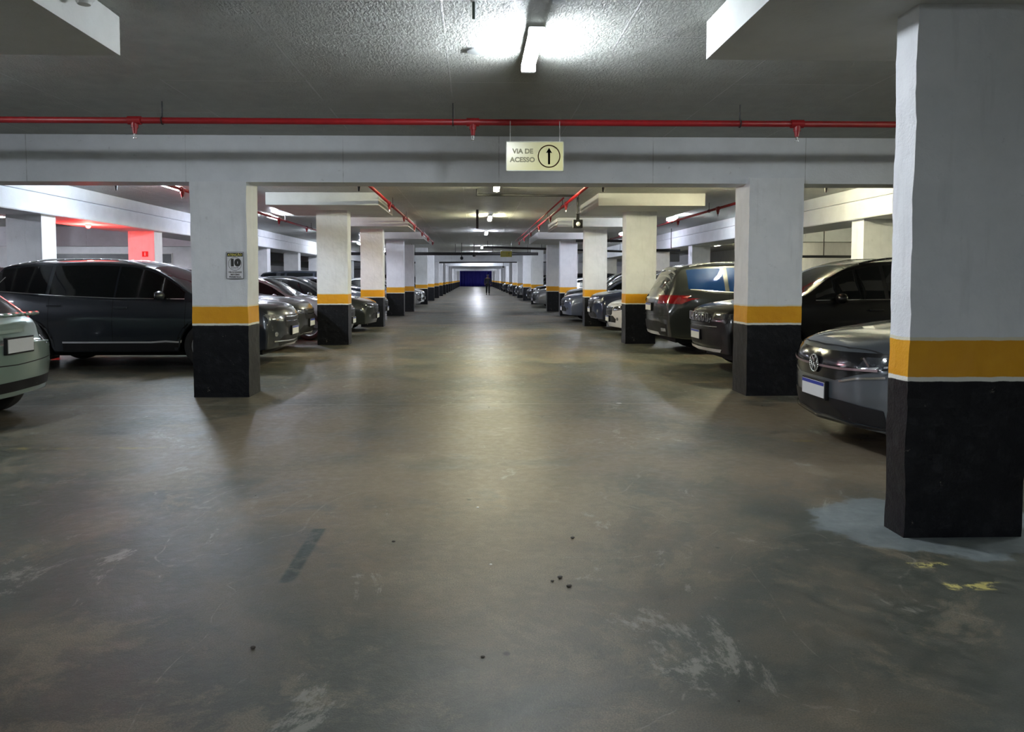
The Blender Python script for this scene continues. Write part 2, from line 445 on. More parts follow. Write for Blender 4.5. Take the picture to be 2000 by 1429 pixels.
# ---------------------------------------------------------------- lamps
def make_lamp(m, label, group):
    root = thing('ceiling_lamp', label, 'lamp', (0, 0, 0), 0, group)
    L = .74
    bm = bmesh.new()                                   # shallow housing with rounded ends
    for (w, z0, z1, ex) in ((.052, .030, .055, 0),):
        bx(bm, -w, w, -L / 2, L / 2, z0, z1, .008)
    obj('housing', bm, M_WHITEP, root)
    bm = bmesh.new()
    n = 8; ring = []
    for y, k in ((-L / 2 + .02, .55), (-L / 2 + .05, 1), (L / 2 - .05, 1), (L / 2 - .02, .55)):
        ring.append([bm.verts.new((.05 * k * math.cos(PI * i / n), y, .030 - .062 * k * math.sin(PI * i / n))) for i in range(n + 1)])
    for a, c in zip(ring, ring[1:]):
        for i in range(n): bm.faces.new((a[i], a[i + 1], c[i + 1], c[i]))
        bm.faces.new((a[0], c[0], c[n], a[n]))
    bm.faces.new(ring[0]); bm.faces.new(ring[-1])
    obj('diffuser', bm, m, root, smooth=False)
    bm = bmesh.new()
    bx(bm, -.055, .055, -L / 2 - .05, -L / 2 + .018, -.028, .053, .012)
    obj('end_cap', bm, M_CAPGLOW, root)
    bm = bmesh.new()
    bx(bm, -.055, .055, L / 2 - .018, L / 2 + .03, -.028, .053, .012)
    obj('end_cap', bm, M_WHITEP, root)
    for y in (-.25, .25):
        bm = tube(bmesh.new(), (0, y, .05), (0, y, .098), .008, 8)
        obj('hanger', bm, M_STEEL, root)
    return root
protos = {}
def lamp(x, y, m, label, group=None):
    if m.name not in protos:
        o = make_lamp(m, label, group); protos[m.name] = o
    else:
        o = dup(protos[m.name]); o['label'] = label
        if group: o['group'] = group
        elif 'group' in o: del o['group']
    o.location = (x, y, CH - .099)
    return o
lamp(.41, 5.3, M_TUBE, 'glowing tube lamp on the rough ceiling in front of the red pipe')
lamp(-5.2, 13.0, M_TUBEC, 'glowing lamp seen left of the left front pillar, above the navy SUV')
lamp(5.2, 13.0, M_TUBEW, 'glowing lamp behind the right front pillar')
lamp(.40, 13.0, M_TUBEW, 'glowing lamp just under the first cross beam, right of centre')
lamp(.42, 19.8, M_TUBEW, 'second glowing aisle lamp beyond the first cross beam')
lamp(.43, 26.2, M_TUBEB, 'third glowing aisle lamp beyond the first cross beam')
lamp(.40, 38.0, M_TUBE, 'glowing aisle lamp over the black cross pipes')
lamp(5.2, 26.0, M_TUBEB, 'glowing lamp at the left edge of the second right row pillar')
lamp(-5.2, 26.0, M_TUBEB, 'glowing lamp over the cars behind the second left row pillar')
lamp(-5.2, 19.5, M_TUBEB, 'glowing lamp over the cars between the second and third left pillars')
lamp(5.2, 19.5, M_TUBE, 'glowing lamp over the cars between the second and third right pillars')
for y in [46, 53, 60, 67.2, 74, 81, 88.5, 96, 104, 112, 120, 128]:
    lamp(.3, y, M_TUBEF, 'tiny distant glowing lamp over the far drive aisle', 'distant aisle lamps')
for y in [34, 43, 57, 72, 90, 108, 126]:
    lamp(-5.2, y, M_TUBEF, 'distant lamp over the left far bays', 'distant left bay lamps')
    lamp(5.2, y, M_TUBEF, 'distant lamp over the right far bays', 'distant right bay lamps')
for x, y in ((-5.2, -1), (-5.2, 5.6), (5.6, 5.0), (.4, -6.0), (3.4, -2.2)):
    lamp(x, y, M_FILL if x == 3.4 else M_TUBEN, 'unseen tube lamp lighting the near bay, outside the frame', 'lamps of the near bay')  # the strong one is added behind the camera to brighten the near pillar
for x, y in ((-12, 5), (-11.5, 12), (-12, 19), (-12, 27.5), (-18, 20), (-18, 27.5), (-21, 12)):
    lamp(x, y, M_TUBEF, 'lamp in the neighbouring hall to the left', 'lamps of the left hall')
for x, y in ((11.5, 12), (11.5, 18), (11.5, 26), (11.5, 35), (12, 5)):
    lamp(x, y, M_TUBEW, 'lamp in the strip beyond the right side beam', 'lamps beyond the right beam')
# red bay indicator under the left side beam
r = thing('bay_indicator_lamp', 'small round red bay indicator lamp under the left side beam', 'lamp', (-7.85, 15.4, 2.5))
obj('base', lathe(bmesh.new(), [(0, 0), (.06, 0), (.06, -.025), (0, -.025)], 20), M_WHITEP, r)
obj('lens', lathe(bmesh.new(), [(0.05, -.025), (.048, -.05), (.03, -.07), (0, -.078)], 20), M_REDL, r, smooth=True)
for (x, y, e) in ((-7.85, 15.4, 55),):
    ld = bpy.data.lights.new('red_bay_glow', 'POINT'); ld.color = (1, .05, .04); ld.energy = e; ld.shadow_soft_size = .06
    lo = bpy.data.objects.new('red_bay_glow', ld); lo.location = (x, y, 2.28); COL.objects.link(lo)

# ---------------------------------------------------------------- pipes
def sprinkler(parent, p, axis='x'):
    bm = bmesh.new()
    x, y, z = p
    d = Vector((1, 0, 0)) if axis == 'x' else Vector((0, 1, 0))
    tube(bm, Vector(p) - d * .06, Vector(p) + d * .06, .040, 14)
    tube(bm, (x, y, z), (x, y, z - .07), .034, 14)
    tube(bm, (x, y, z - .07), (x, y, z - .125), .027, 12, .018)
    t_ = obj('tee_fitting', bm, M_RED, parent, smooth=False)
    bm = bmesh.new()
    tube(bm, (x, y, z - .155), (x, y, z - .125), .010, 8)
    for s in (-1, 1): tube(bm, (x + s * .014, y, z - .13), (x + s * .006, y, z - .165), .003, 6)
    tube(bm, (x, y, z - .168), (x, y, z - .164), .020, 12)
    obj('sprinkler_head', bm, M_STEEL, t_)
def hanger(parent, p, r=.034):
    bm = tube(bmesh.new(), (p[0], p[1], p[2] + r), (p[0], p[1], CH + .002), .006, 6)
    for k in range(12):
        a, c = 2 * PI * k / 12, 2 * PI * (k + 1) / 12
        ax = p[3] if len(p) > 3 else 'x'
        f = (lambda t: Vector((p[0], p[1] + r * math.cos(t), p[2] + r * math.sin(t)))) if ax == 'x' else (lambda t: Vector((p[0] + r * math.cos(t), p[1], p[2] + r * math.sin(t))))
        tube(bm, f(a), f(c), .006, 5)
    obj('pipe_hanger', bm, M_BPIPE, parent)
PZ = 2.895
pr = thing('sprinkler_pipe', 'long red sprinkler pipe crossing the whole width before the first beam', 'pipe', (0, 7.2, PZ))
obj('pipe', tube(bmesh.new(), (-18, 0, 0), (14.5, 0, 0), .030, 16), M_RED, pr, smooth=True)
for x in (-9.7, -6.5, -3.21, -.01, 3.13, 6.3): sprinkler(pr, (x, 0, 0))
def hang_rel(parent, x, y, z, ax, top):
    bm = tube(bmesh.new(), (x, y, z + .034), (x, y, top), .006, 6)
    for k in range(12):
        a, c = 2 * PI * k / 12, 2 * PI * (k + 1) / 12
        f = lambda t: Vector((x, y + .035 * math.cos(t), z + .035 * math.sin(t))) if ax == 'x' else Vector((x + .035 * math.cos(t), y, z + .035 * math.sin(t)))
        tube(bm, f(a), f(c), .006, 5)
    obj('pipe_hanger', bm, M_BPIPE, parent)
for x in (-5.6, -2.95, -.2, 2.57, 5.2): hang_rel(pr, x, 0, 0, 'x', CH - PZ)
def long_pipe(x, y0, y1, lab, step=3.1, off=.0, z=PZ, twin=False):
    r_ = thing('sprinkler_pipe', lab, 'pipe', (x, y0, z))
    obj('pipe', tube(bmesh.new(), (0, 0, 0), (0, y1 - y0, 0), .028, 12), M_RED, r_, smooth=True)
    y = off
    while y < y1 - y0:
        sprinkler(r_, (0, y, 0), 'y'); hang_rel(r_, 0, y + .6, 0, 'y', CH - z); y += step
    if twin:
        obj('branch_pipe', tube(bmesh.new(), (-.10, 5.2, .07), (-.10, y1 - y0, .07), .016, 10), M_RED, r_, smooth=True)
    return r_
long_pipe(-1.68, 9.3, 31, 'red sprinkler pipe receding down the left side of the aisle', off=5.6, twin=True)
long_pipe(1.84, 9.3, 31, 'red sprinkler pipe receding down the right side of the aisle', off=5.6, twin=True)
long_pipe(-4.9, 9.3, 30, 'thin red sprinkler pipe over the left parked cars', off=3.4)
long_pipe(5.2, 9.3, 30, 'thin red sprinkler pipe over the right parked cars', off=3.4)
def bpipe(pts, r, lab, name='black_pipe', hang=()):
    if hang:
        root = thing(name, lab, 'pipe', (0, 0, 0))
        bm = bmesh.new()
        for a, c in zip(pts, pts[1:]): tube(bm, a, c, r, 12)
        for p in pts[1:-1]: bmesh.ops.create_uvsphere(bm, u_segments=12, v_segments=8, radius=r * 1.12, matrix=Matrix.Translation(p))
        obj('pipe', bm, M_BPIPE, root, smooth=True)
        for (x, y, z) in hang: obj('pipe_hanger', tube(bmesh.new(), (x, y, z), (x, y, CH + .002), .012, 6), M_BPIPE, root)
        return root
    bm = bmesh.new()
    for a, c in zip(pts, pts[1:]): tube(bm, a, c, r, 10)
    for p in pts[1:-1]: bmesh.ops.create_uvsphere(bm, u_segments=10, v_segments=6, radius=r * 1.15, matrix=Matrix.Translation(p))
    return tag(obj(name, bm, M_BPIPE), lab, 'pipe')
Yc = 14.0
bpipe([(.06, Yc, CH + .0), (.06, Yc, 2.965), (1.95, Yc, 2.955), (1.95, Yc, 2.635)], .022, 'thin black conduit crossing the aisle to the hanging speaker')
sp = thing('hanging_speaker', 'black box with a white dome hanging over the right of the aisle', 'camera', (1.95, Yc, 2.42))
obj('bracket', box(-.03, .03, -.03, .03, .07, .20), M_BLACK, sp)
obj('case', box(-.088, .088, -.07, .07, -.072, .085, .012), M_BLACK, sp)
bm = bmesh.new(); bmesh.ops.create_uvsphere(bm, u_segments=16, v_segments=10, radius=.042, matrix=Matrix.Translation((.0, -.075, 0)))
obj('dome', bm, M_WHITEP, sp, smooth=True)
# rods that hang without a pipe
rd = thing('hanging_rod', 'short black rod hanging alone from the middle of the ceiling', 'rod', (.08, 18.2, 2.62))
obj('rod', tube(bmesh.new(), (0, 0, 0), (0, 0, CH - 2.62 + .002), .03, 8), M_BPIPE, rd)
bpipe([(-6.9, 36.0, 2.60), (3.1, 36.0, 2.60)], .075, 'thick black drain pipe crossing above the far aisle', hang=[(x, 36, 2.6) for x in (-5.5, -3, -.9, .9, 2.6)])
bpipe([(.4, 33.0, 2.80), (7.0, 33.0, 2.60)], .05, 'sloping black drain pipe on the right of the far aisle', hang=[(.6, 33, 2.79), (3.0, 33, 2.72), (6.5, 33, 2.62)])
bpipe([(-6.5, 56, 2.60), (6.5, 56, 2.70)], .08, 'black pipe under the second far cross beam', hang=[(-4, 56, 2.62), (0, 56, 2.65), (4, 56, 2.68)])
bpipe([(3.4, 24.8, 2.66), (5.6, 24.8, 2.66), (5.6, 24.8, 2.35), (6.9, 24.8, 2.35)], .045, 'black stepped pipe between the second and third right pillars', hang=[(4.2, 24.8, 2.66), (6.6, 24.8, 2.35)])
bpipe([(8.0, 20, 2.0), (15.0, 20, 2.0)], .035, 'thin black pipe beyond the right side beam', hang=[(9.5, 20, 2.0), (12.5, 20, 2.0)])
for x, y, z, lab in ((-.58, 35, 2.36, 'small black hanging camera left of the far aisle'), (-.0, 35.2, 2.50, 'small hanging device near the middle of the far aisle'), (2.35, 60, 2.35, 'tiny hanging camera before the blue curtain')):
    h = thing('hanging_camera', lab, 'camera', (x, y, z))
    obj('rod', tube(bmesh.new(), (0, 0, .05), (0, 0, CH - z + .002), .018, 8), M_BPIPE, h)
    bm = bmesh.new(); bmesh.ops.create_uvsphere(bm, u_segments=14, v_segments=8, radius=.08)
    obj('head', bm, M_BLACK, h, smooth=True)
# small nozzles seen under the cross beam
for x, lab in ((-5.85, 'black nozzle under the cross beam beside the left lamp'), (-1.9, 'black nozzle under the cross beam left of the left aisle pipe'), (2.15, 'black nozzle under the cross beam right of the right aisle pipe'), (5.9, 'black nozzle under the cross beam right of the front right pillar')):
    h = thing('ceiling_nozzle', lab, 'sprinkler', (x, 12.4, 2.86))
    obj('stem', tube(bmesh.new(), (0, 0, .06), (0, 0, CH - 2.86 + .002), .03, 8), M_BPIPE, h)
    obj('tip', tube(bmesh.new(), (0, 0, -.02), (0, 0, .06), .012, 8, .026), M_BPIPE, h)
bpipe([(4.35, 12.5, 3.04), (5.5, 10.6, 3.04)], .022, 'dark conduit slanting on the ceiling left of the front right pillar')
# detectors at the top left
for x, y, z, s, lab in ((-2.17, 4.28, 2.955, 1.0, 'round smoke detector at the top left beside the slab head'), (-2.19, 3.93, 2.93, .8, 'second half cut detector at the top left corner')):
    h = thing('smoke_detector', lab, 'detector', (x, y, z))
    obj('base', lathe(bmesh.new(), [(0, CH - z + .001), (.05 * s, CH - z + .001), (.052 * s, .05), (.06 * s, .03), (0, .03)], 24), M_GREYP, h, smooth=False)
    obj('sensor', lathe(bmesh.new(), [(.058 * s, .03), (.055 * s, .0), (.04 * s, -.018), (.034 * s, -.03), (0, -.032)], 24), M_WHITEP, h, smooth=False)
h = thing('junction_disc', 'flat oval cover on the ceiling left of the near lamp', 'ceiling disc', (.02, 5.55, CH - .012))
obj('disc', lathe(bmesh.new(), [(0, .014), (.075, .014), (.07, 0), (0, -.004)], 24), M_GREYP, h)
h = thing('wire_stub', 'short greenish stub hanging at the top centre of the ceiling', 'wire', (.0, 4.6, CH - .10))
obj('stub', tube(bmesh.new(), (0, 0, 0), (0, 0, .102), .009, 8), simple('dull_green', (.12, .16, .13), .6), h)

# ---------------------------------------------------------------- signs
M_SIGN = simple('pale_yellow_sign', (.80, .74, .36), .25, var=.03, scale=2)
M_INK = simple('dark_ink', (.03, .03, .025), .5, var=0)
M_GLAREINK = simple('glare_washed_olive_ink', (.30, .28, .13), .5, var=0)  # glare washing out the lettering is put into the ink colour
M_ORING = simple('orange_ring', (.62, .16, .03), .45, var=0)
def flat_ring(bm, r0, r1, y, n=40, cx=0, cz=0):
    a = [bm.verts.new((cx + r0 * math.cos(2 * PI * i / n), y, cz + r0 * math.sin(2 * PI * i / n))) for i in range(n)]
    c = [bm.verts.new((cx + r1 * math.cos(2 * PI * i / n), y, cz + r1 * math.sin(2 * PI * i / n))) for i in range(n)]
    for i in range(n): bm.faces.new((a[i], a[(i + 1) % n], c[(i + 1) % n], c[i]))
    bmesh.ops.solidify(bm, geom=bm.faces[:], thickness=.001)
def access_sign(loc, lab, s=1.0, mat=None, pipe_top=.345):
    r_ = thing('hanging_sign', lab, 'sign', loc)
    w, hgt = .275 * s, .14 * s
    obj('panel', box(-w, w, -.006, .006, -hgt, hgt, .003), mat or M_SIGN, r_)
    bm = bmesh.new()
    for (a, b_, c, d) in ((-w, w, -hgt, -hgt + .008), (-w, w, hgt - .008, hgt), (-w, -w + .008, -hgt, hgt), (w - .008, w, -hgt, hgt)): bx(bm, a, b_, -.010, .010, c, d)
    obj('frame', bm, simple('sign_frame', (.62, .62, .45), .35), r_)
    bm = bmesh.new(); flat_ring(bm, .098, .108, -.0085, cx=.135)
    obj('ring', bm, M_ORING, r_)
    bm = bmesh.new()
    pts = [(-.010, -.075), (.010, -.075), (.010, .035), (.030, .030), (.0, .080), (-.030, .030), (-.010, .035)]
    vs = [bm.verts.new((.135 + x, -.0085, z)) for x, z in pts]; bm.faces.new(vs); bmesh.ops.solidify(bm, geom=bm.faces[:], thickness=.001)
    obj('arrow', bm, M_INK, r_)
    text_mesh('VIA DE', .062, M_GLAREINK, 'lettering', r_, (-.115, -.008, .045), (PI / 2, 0, 0), bold=.0022, width=.20)
    text_mesh('ACESSO', .062, M_GLAREINK, 'lettering', r_, (-.118, -.008, -.035), (PI / 2, 0, 0), bold=.0022, width=.24)
    for x in (-.235, .235):
        obj('wire', tube(bmesh.new(), (x * s, 0, hgt), (x * s, 0, pipe_top), .0035, 6), M_STEEL, r_)
    return r_
access_sign((.58, 7.13, 2.563), 'yellow hanging access sign with an upward arrow in a ring', pipe_top=PZ - 2.563)
access_sign((1.52, 35.2, 2.56), 'small distant backlit yellow sign hanging by the black pipe', mat=simple('backlit_yellow_sign', (.30, .28, .05), .6), pipe_top=CH - 2.56)  # darker copy of the sign yellow, back-lit shade put into its colour
# speed notice on the left front pillar
nt = thing('speed_notice', 'white speed limit notice reading 10 on the left front pillar', 'sign', (-2.795, 8.782, 1.555))
w, hh = .100, .157
obj('plate', box(-w, w, -.003, .004, -hh, hh, .002), simple('notice_white', (.80, .80, .84), .35, var=.02), nt)
bm = bmesh.new()
for (a, b_, c, d) in ((-w, w, -hh, -hh + .005), (-w, w, hh - .005, hh), (-w, -w + .005, -hh, hh), (w - .005, w, -hh, hh)): bx(bm, a, b_, -.005, .0, c, d)
obj('border', bm, simple('notice_edge', (.06, .06, .07), .4), nt)
obj('header', box(-.090, .090, -.0045, -.002, .103, .145), M_BLACK, nt)
text_mesh('ATENÇÃO', .036, simple('yellow_ink', (.75, .68, .15), .5, var=0), 'lettering', nt, (0, -.005, .122), (PI / 2, 0, 0), bold=.0008, width=.165)
bm = bmesh.new(); flat_ring(bm, .074, .078, -.0045, cz=.018); obj('ring', bm, M_INK, nt)
text_mesh('10', .105, M_INK, 'lettering', nt, (0, -.0045, .028), (PI / 2, 0, 0), bold=.009, width=.115)
text_mesh('km/h', .022, M_INK, 'lettering', nt, (0, -.0045, -.028), (PI / 2, 0, 0), width=.08)
for k, (s_, w_) in enumerate((('VELOCIDADE', .155), ('MÁXIMA', .105), ('PERMITIDA', .140))):
    text_mesh(s_, .024, M_INK, 'lettering', nt, (0, -.0045, -.080 - .028 * k), (PI / 2, 0, 0), bold=.0006, width=w_)
# little red fire sign on the pink lit pillar
fs = thing('fire_sign', 'small red square sign with a white figure on the pink lit pillar', 'sign', (-7.63, 17.48, 1.97))
obj('plate', box(-.065, .065, -.004, .015, -.06, .06), M_REDB, fs)
obj('pictogram', box(-.014, .014, -.008, -.004, -.04, .04), M_WHITEP, fs)

# ---------------------------------------------------------------- cars
def pchip(keys):
    xs = [k[0] for k in keys]; zs = [k[1] for k in keys]; n = len(xs)
    d = [(zs[i + 1] - zs[i]) / (xs[i + 1] - xs[i]) for i in range(n - 1)]
    m = [d[0]] + [0 if d[i - 1] * d[i] <= 0 else 2 * d[i - 1] * d[i] / (d[i - 1] + d[i]) for i in range(1, n - 1)] + [d[-1]]
    def f(x):
        if x <= xs[0]: return zs[0]
        if x >= xs[-1]: return zs[-1]
        i = max(j for j in range(n - 1) if xs[j] <= x)
        h = xs[i + 1] - xs[i]; t = (x - xs[i]) / h
        return zs[i] * (2 * t ** 3 - 3 * t * t + 1) + h * m[i] * (t ** 3 - 2 * t * t + t) + zs[i + 1] * (-2 * t ** 3 + 3 * t * t) + h * m[i + 1] * (t ** 3 - t * t)
    return f
def lerp(a, b, t): return a + (b - a) * t
M_GLASS = simple('tinted_car_glass', (.004, .005, .006), .05, var=0)
M_SCREEN = simple('car_windscreen_glass', (.010, .014, .018), .05, var=0, coat=.5)
M_SCREEN.node_tree.nodes['Principled BSDF'].inputs['IOR'].default_value = 1.75
M_TYRE = simple('tyre_rubber', (.012, .012, .012), .75)
M_RIM = simple('alloy_rim', (.42, .43, .45), .28, .9, var=.03)
M_RIMD = simple('dark_alloy_rim', (.07, .07, .075), .3, .8, var=.03)
M_TRIM = simple('black_car_plastic', (.012, .012, .013), .5)
M_TRIM.node_tree.nodes['Principled BSDF'].inputs['Specular IOR Level'].default_value = .2
M_GLOSSB = simple('gloss_black_trim', (.008, .008, .009), .12, var=0)
M_CHROME = simple('chrome_trim', (.75, .76, .78), .12, 1.0, var=0)
M_SATIN = simple('satin_silver_trim', (.62, .63, .65), .35, .5, var=.03)
M_HEAD = simple('headlight_lens', (.45, .48, .52), .06, .55, var=.3, scale=30, coat=1)
M_HEADD = simple('dark_headlight_lens', (.05, .055, .065), .05, .3, var=.3, scale=30, coat=1)
M_TAIL = simple('red_tail_lens', (.22, .004, .008), .10, var=.25, scale=25, coat=1)
M_PLATE = simple('licence_plate', (.62, .63, .63), .4, var=.03)
M_BLUE = simple('plate_blue_band', (.01, .03, .28), .4, var=0)
M_DARKU = simple('underbody', (.006, .006, .006), .9)
def paint(name, col, metal=.35, rough=.28):
    if name in MATS: return MATS[name]
    t = NT(name)
    fl = t.noise(900, 2)
    t.color(t.mix(t.ramp(fl, .3, .7), tuple(c * .85 for c in col), col))
    t.set('Roughness', rough); t.set('Metallic', metal); t.set('Coat Weight', 1.0)
    t.b.inputs['Coat Roughness'].default_value = .04
    if max(col) < .03: t.set('Coat Weight', .55); t.set('Specular IOR Level', .3)
    MATS[name] = t.m; return t.m

class Car:
    """car body lofted from cross sections; s = metres behind the nose; local +X is forward"""
    def __init__(c, name, label, cat, loc, face, p, body, group=None):
        c.p = p; L, W, H = p['L'], p['W'], p['H']; c.L, c.W, c.H = L, W, H
        c.top = pchip(p['top']); c.belt = pchip(p['belt'])
        c.root = thing(name, label, cat, loc, face, group)
        c.ax = p['axles']; c.R = p.get('R', .34); c.sill = p.get('sill', .24)
        c.body_m = body
        bm = c.loft()
        o = obj('body', bm, body, c.root, smooth=True)
        b2 = bmesh.new(); b2.from_mesh(o.data); c.bvh = BVHTree.FromBMesh(b2); b2.free()
        # underbody and wheels
        bm = bmesh.new()
        bx(bm, -L / 2 + .35, L / 2 - .35, -W / 2 + .32, W / 2 - .32, .20, .55)
        bx(bm, L / 2 - c.ax[0] - .5 , L / 2 - c.ax[0] + .5, -W / 2 + .34, W / 2 - .34, .30, .78)
        bx(bm, L / 2 - c.ax[1] - .5 , L / 2 - c.ax[1] + .5, -W / 2 + .34, W / 2 - .34, .30, .78)
        obj('underbody', bm, M_DARKU, c.root)
        for a in c.ax:
            for s in (-1, 1): c.wheel(L / 2 - a, s)
    def lowz(c, s):
        z = c.sill
        L = c.L
        z += .02 * max(0, 1 - s / .45) ** 2 + .04 * max(0, 1 - (L - s) / .5) ** 2
        for a in c.ax:
            d = abs(s - a); Ra = c.R + .055
            if d < Ra: z = max(z, c.R + math.sqrt(Ra * Ra - d * d))
        return z
    def edge(c, s):
        """roof-rail point: half width, height"""
        zt = c.top(s); zb = min(c.belt(s), zt - .05)
        drop = min(.085, .5 * (zt - zb)); ze = zt - drop
        w = c.hw(s); ys = w * .945
        hh = max(0, min(1, (ze - zb) / max(.1, (c.H - .085 - zb))))
        ye = ys - .02 - (ys - .02 - c.p['roofw']) * hh
        return ye, ze, ys, zb
    def hw(c, s):
        L = c.L
        return c.W / 2 * (1 - c.p.get('nt', .07) * max(0, 1 - s / .9) ** 2 - c.p.get('tt', .07) * max(0, 1 - (L - s) / 1.0) ** 2)
    def section(c, s):
        ye, ze, ys, zb = c.edge(s); zt = c.top(s); zl = c.lowz(s); w = c.hw(s)
        zl = min(zl, zb - .06)
        pts = [(0, zl + .01), (w * .7, zl + .01), (w * .93, zl)]
        def prof(z):
            t = (z - .2) / (zb - .2)
            # sill tuck, full flank, crease under the belt
            k = [(0, .945), (.12, .975), (.3, .99), (.5, .995), (.66, 1.0), (.74, .995), (.9, .972), (1.0, .945)]
            for (a, va), (b, vb) in zip(k, k[1:]):
                if t <= b: return lerp(va, vb, max(0, min(1, (t - a) / (b - a))))
            return .945
        for f in (0, .04, .12, .22, .33, .45, .56, .64, .70, .76, .84, .92, .97, 1.0):
            z = lerp(zl, zb, f); pts.append((w * prof(z), z))
        for f in (.06, .25, .5, .75, 1.0):
            pts.append((lerp(ys - .012, ye, f) + .012 * math.sin(PI * f), lerp(zb + .004, ze, f)))
        for k in range(1, 10):
            t = k / 9 * PI / 2; n = 2.5
            pts.append((ye * max(0, math.cos(t)) ** (2 / n), ze + (zt - ze) * math.sin(t) ** (2 / n)))
        pts[-1] = (0, zt)
        return pts
    def warp(c, s, y, z):
        L = c.L; x = L / 2 - s; q = abs(y) / (c.W / 2)
        ff = max(0, 1 - s / 1.0); fr = max(0, 1 - (L - s) / .9)
        cf = c.p.get('cf', .24); cr = c.p.get('cr', .16)
        x -= cf * q ** 2.6 * ff; x += cr * q ** 2.8 * fr
        nz = c.p.get('nosez', .58)
        x -= ff ** 3 * c.p.get('nb', .35) * max(0, abs(z - nz) - .10) ** 1.6
        tz = c.p.get('tailz', .62)
        x += fr ** 3 * c.p.get('tb', .35) * max(0, abs(z - tz) - .10) ** 1.6
        return Vector((x, y, z))
    def loft(c):
        L = c.L; bm = bmesh.new()
        st = [0, .012, .03, .06, .1, .15, .2, .26, .33, .4] + [.4 + (L - .8) * i / 62 for i in range(1, 63)] + [L - .33, L - .26, L - .2, L - .15, L - .1, L - .06, L - .03, L - .012, L]
        for a in c.ax:
            for d in (-c.R - .055, -c.R - .045, -c.R - .02, c.R + .02, c.R + .045, c.R + .055): st.append(a + d)
        st = sorted(set(round(x, 4) for x in st if 0 <= x <= L))
        rings = []
        def ring(s, pts):
            full = pts + [(-y, z) for (y, z) in reversed(pts[1:-1])]
            return [bm.verts.new(c.warp(s, y, z)) for y, z in full]
        def scaled(s, k, zc):
            return [(y * k, zc + (z - zc) * k) for y, z in c.section(s)]
        zc0 = .5 * (c.top(0) + c.lowz(0)); zc1 = .5 * (c.top(L) + c.lowz(L))
        for k in (.25, .5, .7, .85, .95): rings.append(ring(0, scaled(0, k, zc0)))
        for s in st: rings.append(ring(s, c.section(s)))
        for k in (.95, .85, .7, .5, .25): rings.append(ring(L, scaled(L, k, zc1)))
        n = len(rings[0])
        for a, b in zip(rings, rings[1:]):
            for i in range(n): bm.faces.new((a[i], a[(i + 1) % n], b[(i + 1) % n], b[i]))
        bm.faces.new(rings[0]); bm.faces.new(rings[-1])
        return bm
    def wheel(c, x, s):
        R = c.R; wd = .21; y = s * (c.W / 2 - .025)
        m = Matrix.Translation((x, y, R)) @ Matrix.Rotation(-s * PI / 2, 4, 'X')
        # lathe axis = wheel axis, +z outward
        bm = lathe(bmesh.new(), [(R * .60, -wd), (R * .9, -wd), (R * .985, -wd + .02), (R, -wd + .05), (R, -.05), (R * .985, -.02), (R * .92, -.002), (R * .80, .0), (R * .68, -.012), (R * .655, -.03), (R * .64, -.05)], 36, m)
        ty = obj('tyre', bm, M_TYRE, c.root, smooth=True)
        bm = lathe(bmesh.new(), [(R * .655, -.02), (R * .665, -.008), (R * .63, -.012), (R * .61, -.05), (R * .60, -.12), (0, -.12)], 36, m)
        ns = c.p.get('spokes', 5)
        for k in range(ns):
            for d in ((-.10, .10) if ns <= 5 else (0,)):
                a = 2 * PI * k / ns + d
                p0 = Vector((R * .12 * math.cos(a), R * .12 * math.sin(a), -.028)); p1 = Vector((R * .63 * math.cos(a + d * .6), R * .63 * math.sin(a + d * .6), -.016))
                tube(bm, m @ p0, m @ p1, .016, 6, .012)
        lathe(bm, [(0, -.012), (R * .14, -.014), (R * .2, -.035), (R * .2, -.11)], 16, m)
        obj('rim', bm, c.p.get('rim_m', M_RIM), ty, smooth=False)
    # ---- draped details
    def drape(c, view, pts, mat, name, eps=.004, mirror=False, label=None, grid=.07, parent=None, both_x=False):
        L = c.L
        bm = bmesh.new()
        pts2 = [(L / 2 - a, b) if view in 'LRT' else (a, b) for a, b in pts]
        vs = [bm.verts.new((a, b, 0)) for a, b in pts2]
        bm.faces.new(vs)
        bmesh.ops.triangulate(bm, faces=bm.faces[:])
        for ax in (0, 1):
            lo = min(p[ax] for p in pts2); hi = max(p[ax] for p in pts2); n = int((hi - lo) / grid) + 1
            nrm = Vector((0, 0, 0)); nrm[ax] = 1
            for i in range(1, n):
                co = Vector((0, 0, 0)); co[ax] = lo + (hi - lo) * i / n
                bmesh.ops.bisect_plane(bm, geom=bm.verts[:] + bm.edges[:] + bm.faces[:], plane_co=co, plane_no=nrm)
        for v in bm.verts:
            a, b = v.co.x, v.co.y
            if view == 'F': o, d = Vector((5, a, b)), Vector((-1, 0, 0))
            elif view == 'B': o, d = Vector((-5, a, b)), Vector((1, 0, 0))
            elif view == 'L': o, d = Vector((a, 3, b)), Vector((0, -1, 0))
            elif view == 'R': o, d = Vector((a, -3, b)), Vector((0, 1, 0))
            else: o, d = Vector((a, b, 4)), Vector((0, 0, -1))
            hit, nr, idx, dist = c.bvh.ray_cast(o, d)
            if hit is None:
                probe = o + d * (5 - c.L / 2 + .2 if view in 'FB' else 3 - c.W / 2 + .05 if view in 'LR' else 3)
                hit, nr, idx, dist = c.bvh.find_nearest(probe)
            if nr.dot(d) > 0: nr = -nr
            v.co = hit + nr * eps
        th = min(eps * .9, .004)
        o = obj(name, bm, mat, parent or c.root, smooth=True)
        if mirror:
            me2 = bmesh.new(); me2.from_mesh(o.data)
            for v in me2.verts: v.co.y = -v.co.y
            bmesh.ops.reverse_faces(me2, faces=me2.faces[:])
            o2 = obj(name, me2, mat, parent or c.root, smooth=True)
        if label:
            o['label'] = label
            if mirror: o2['label'] = label
        return o
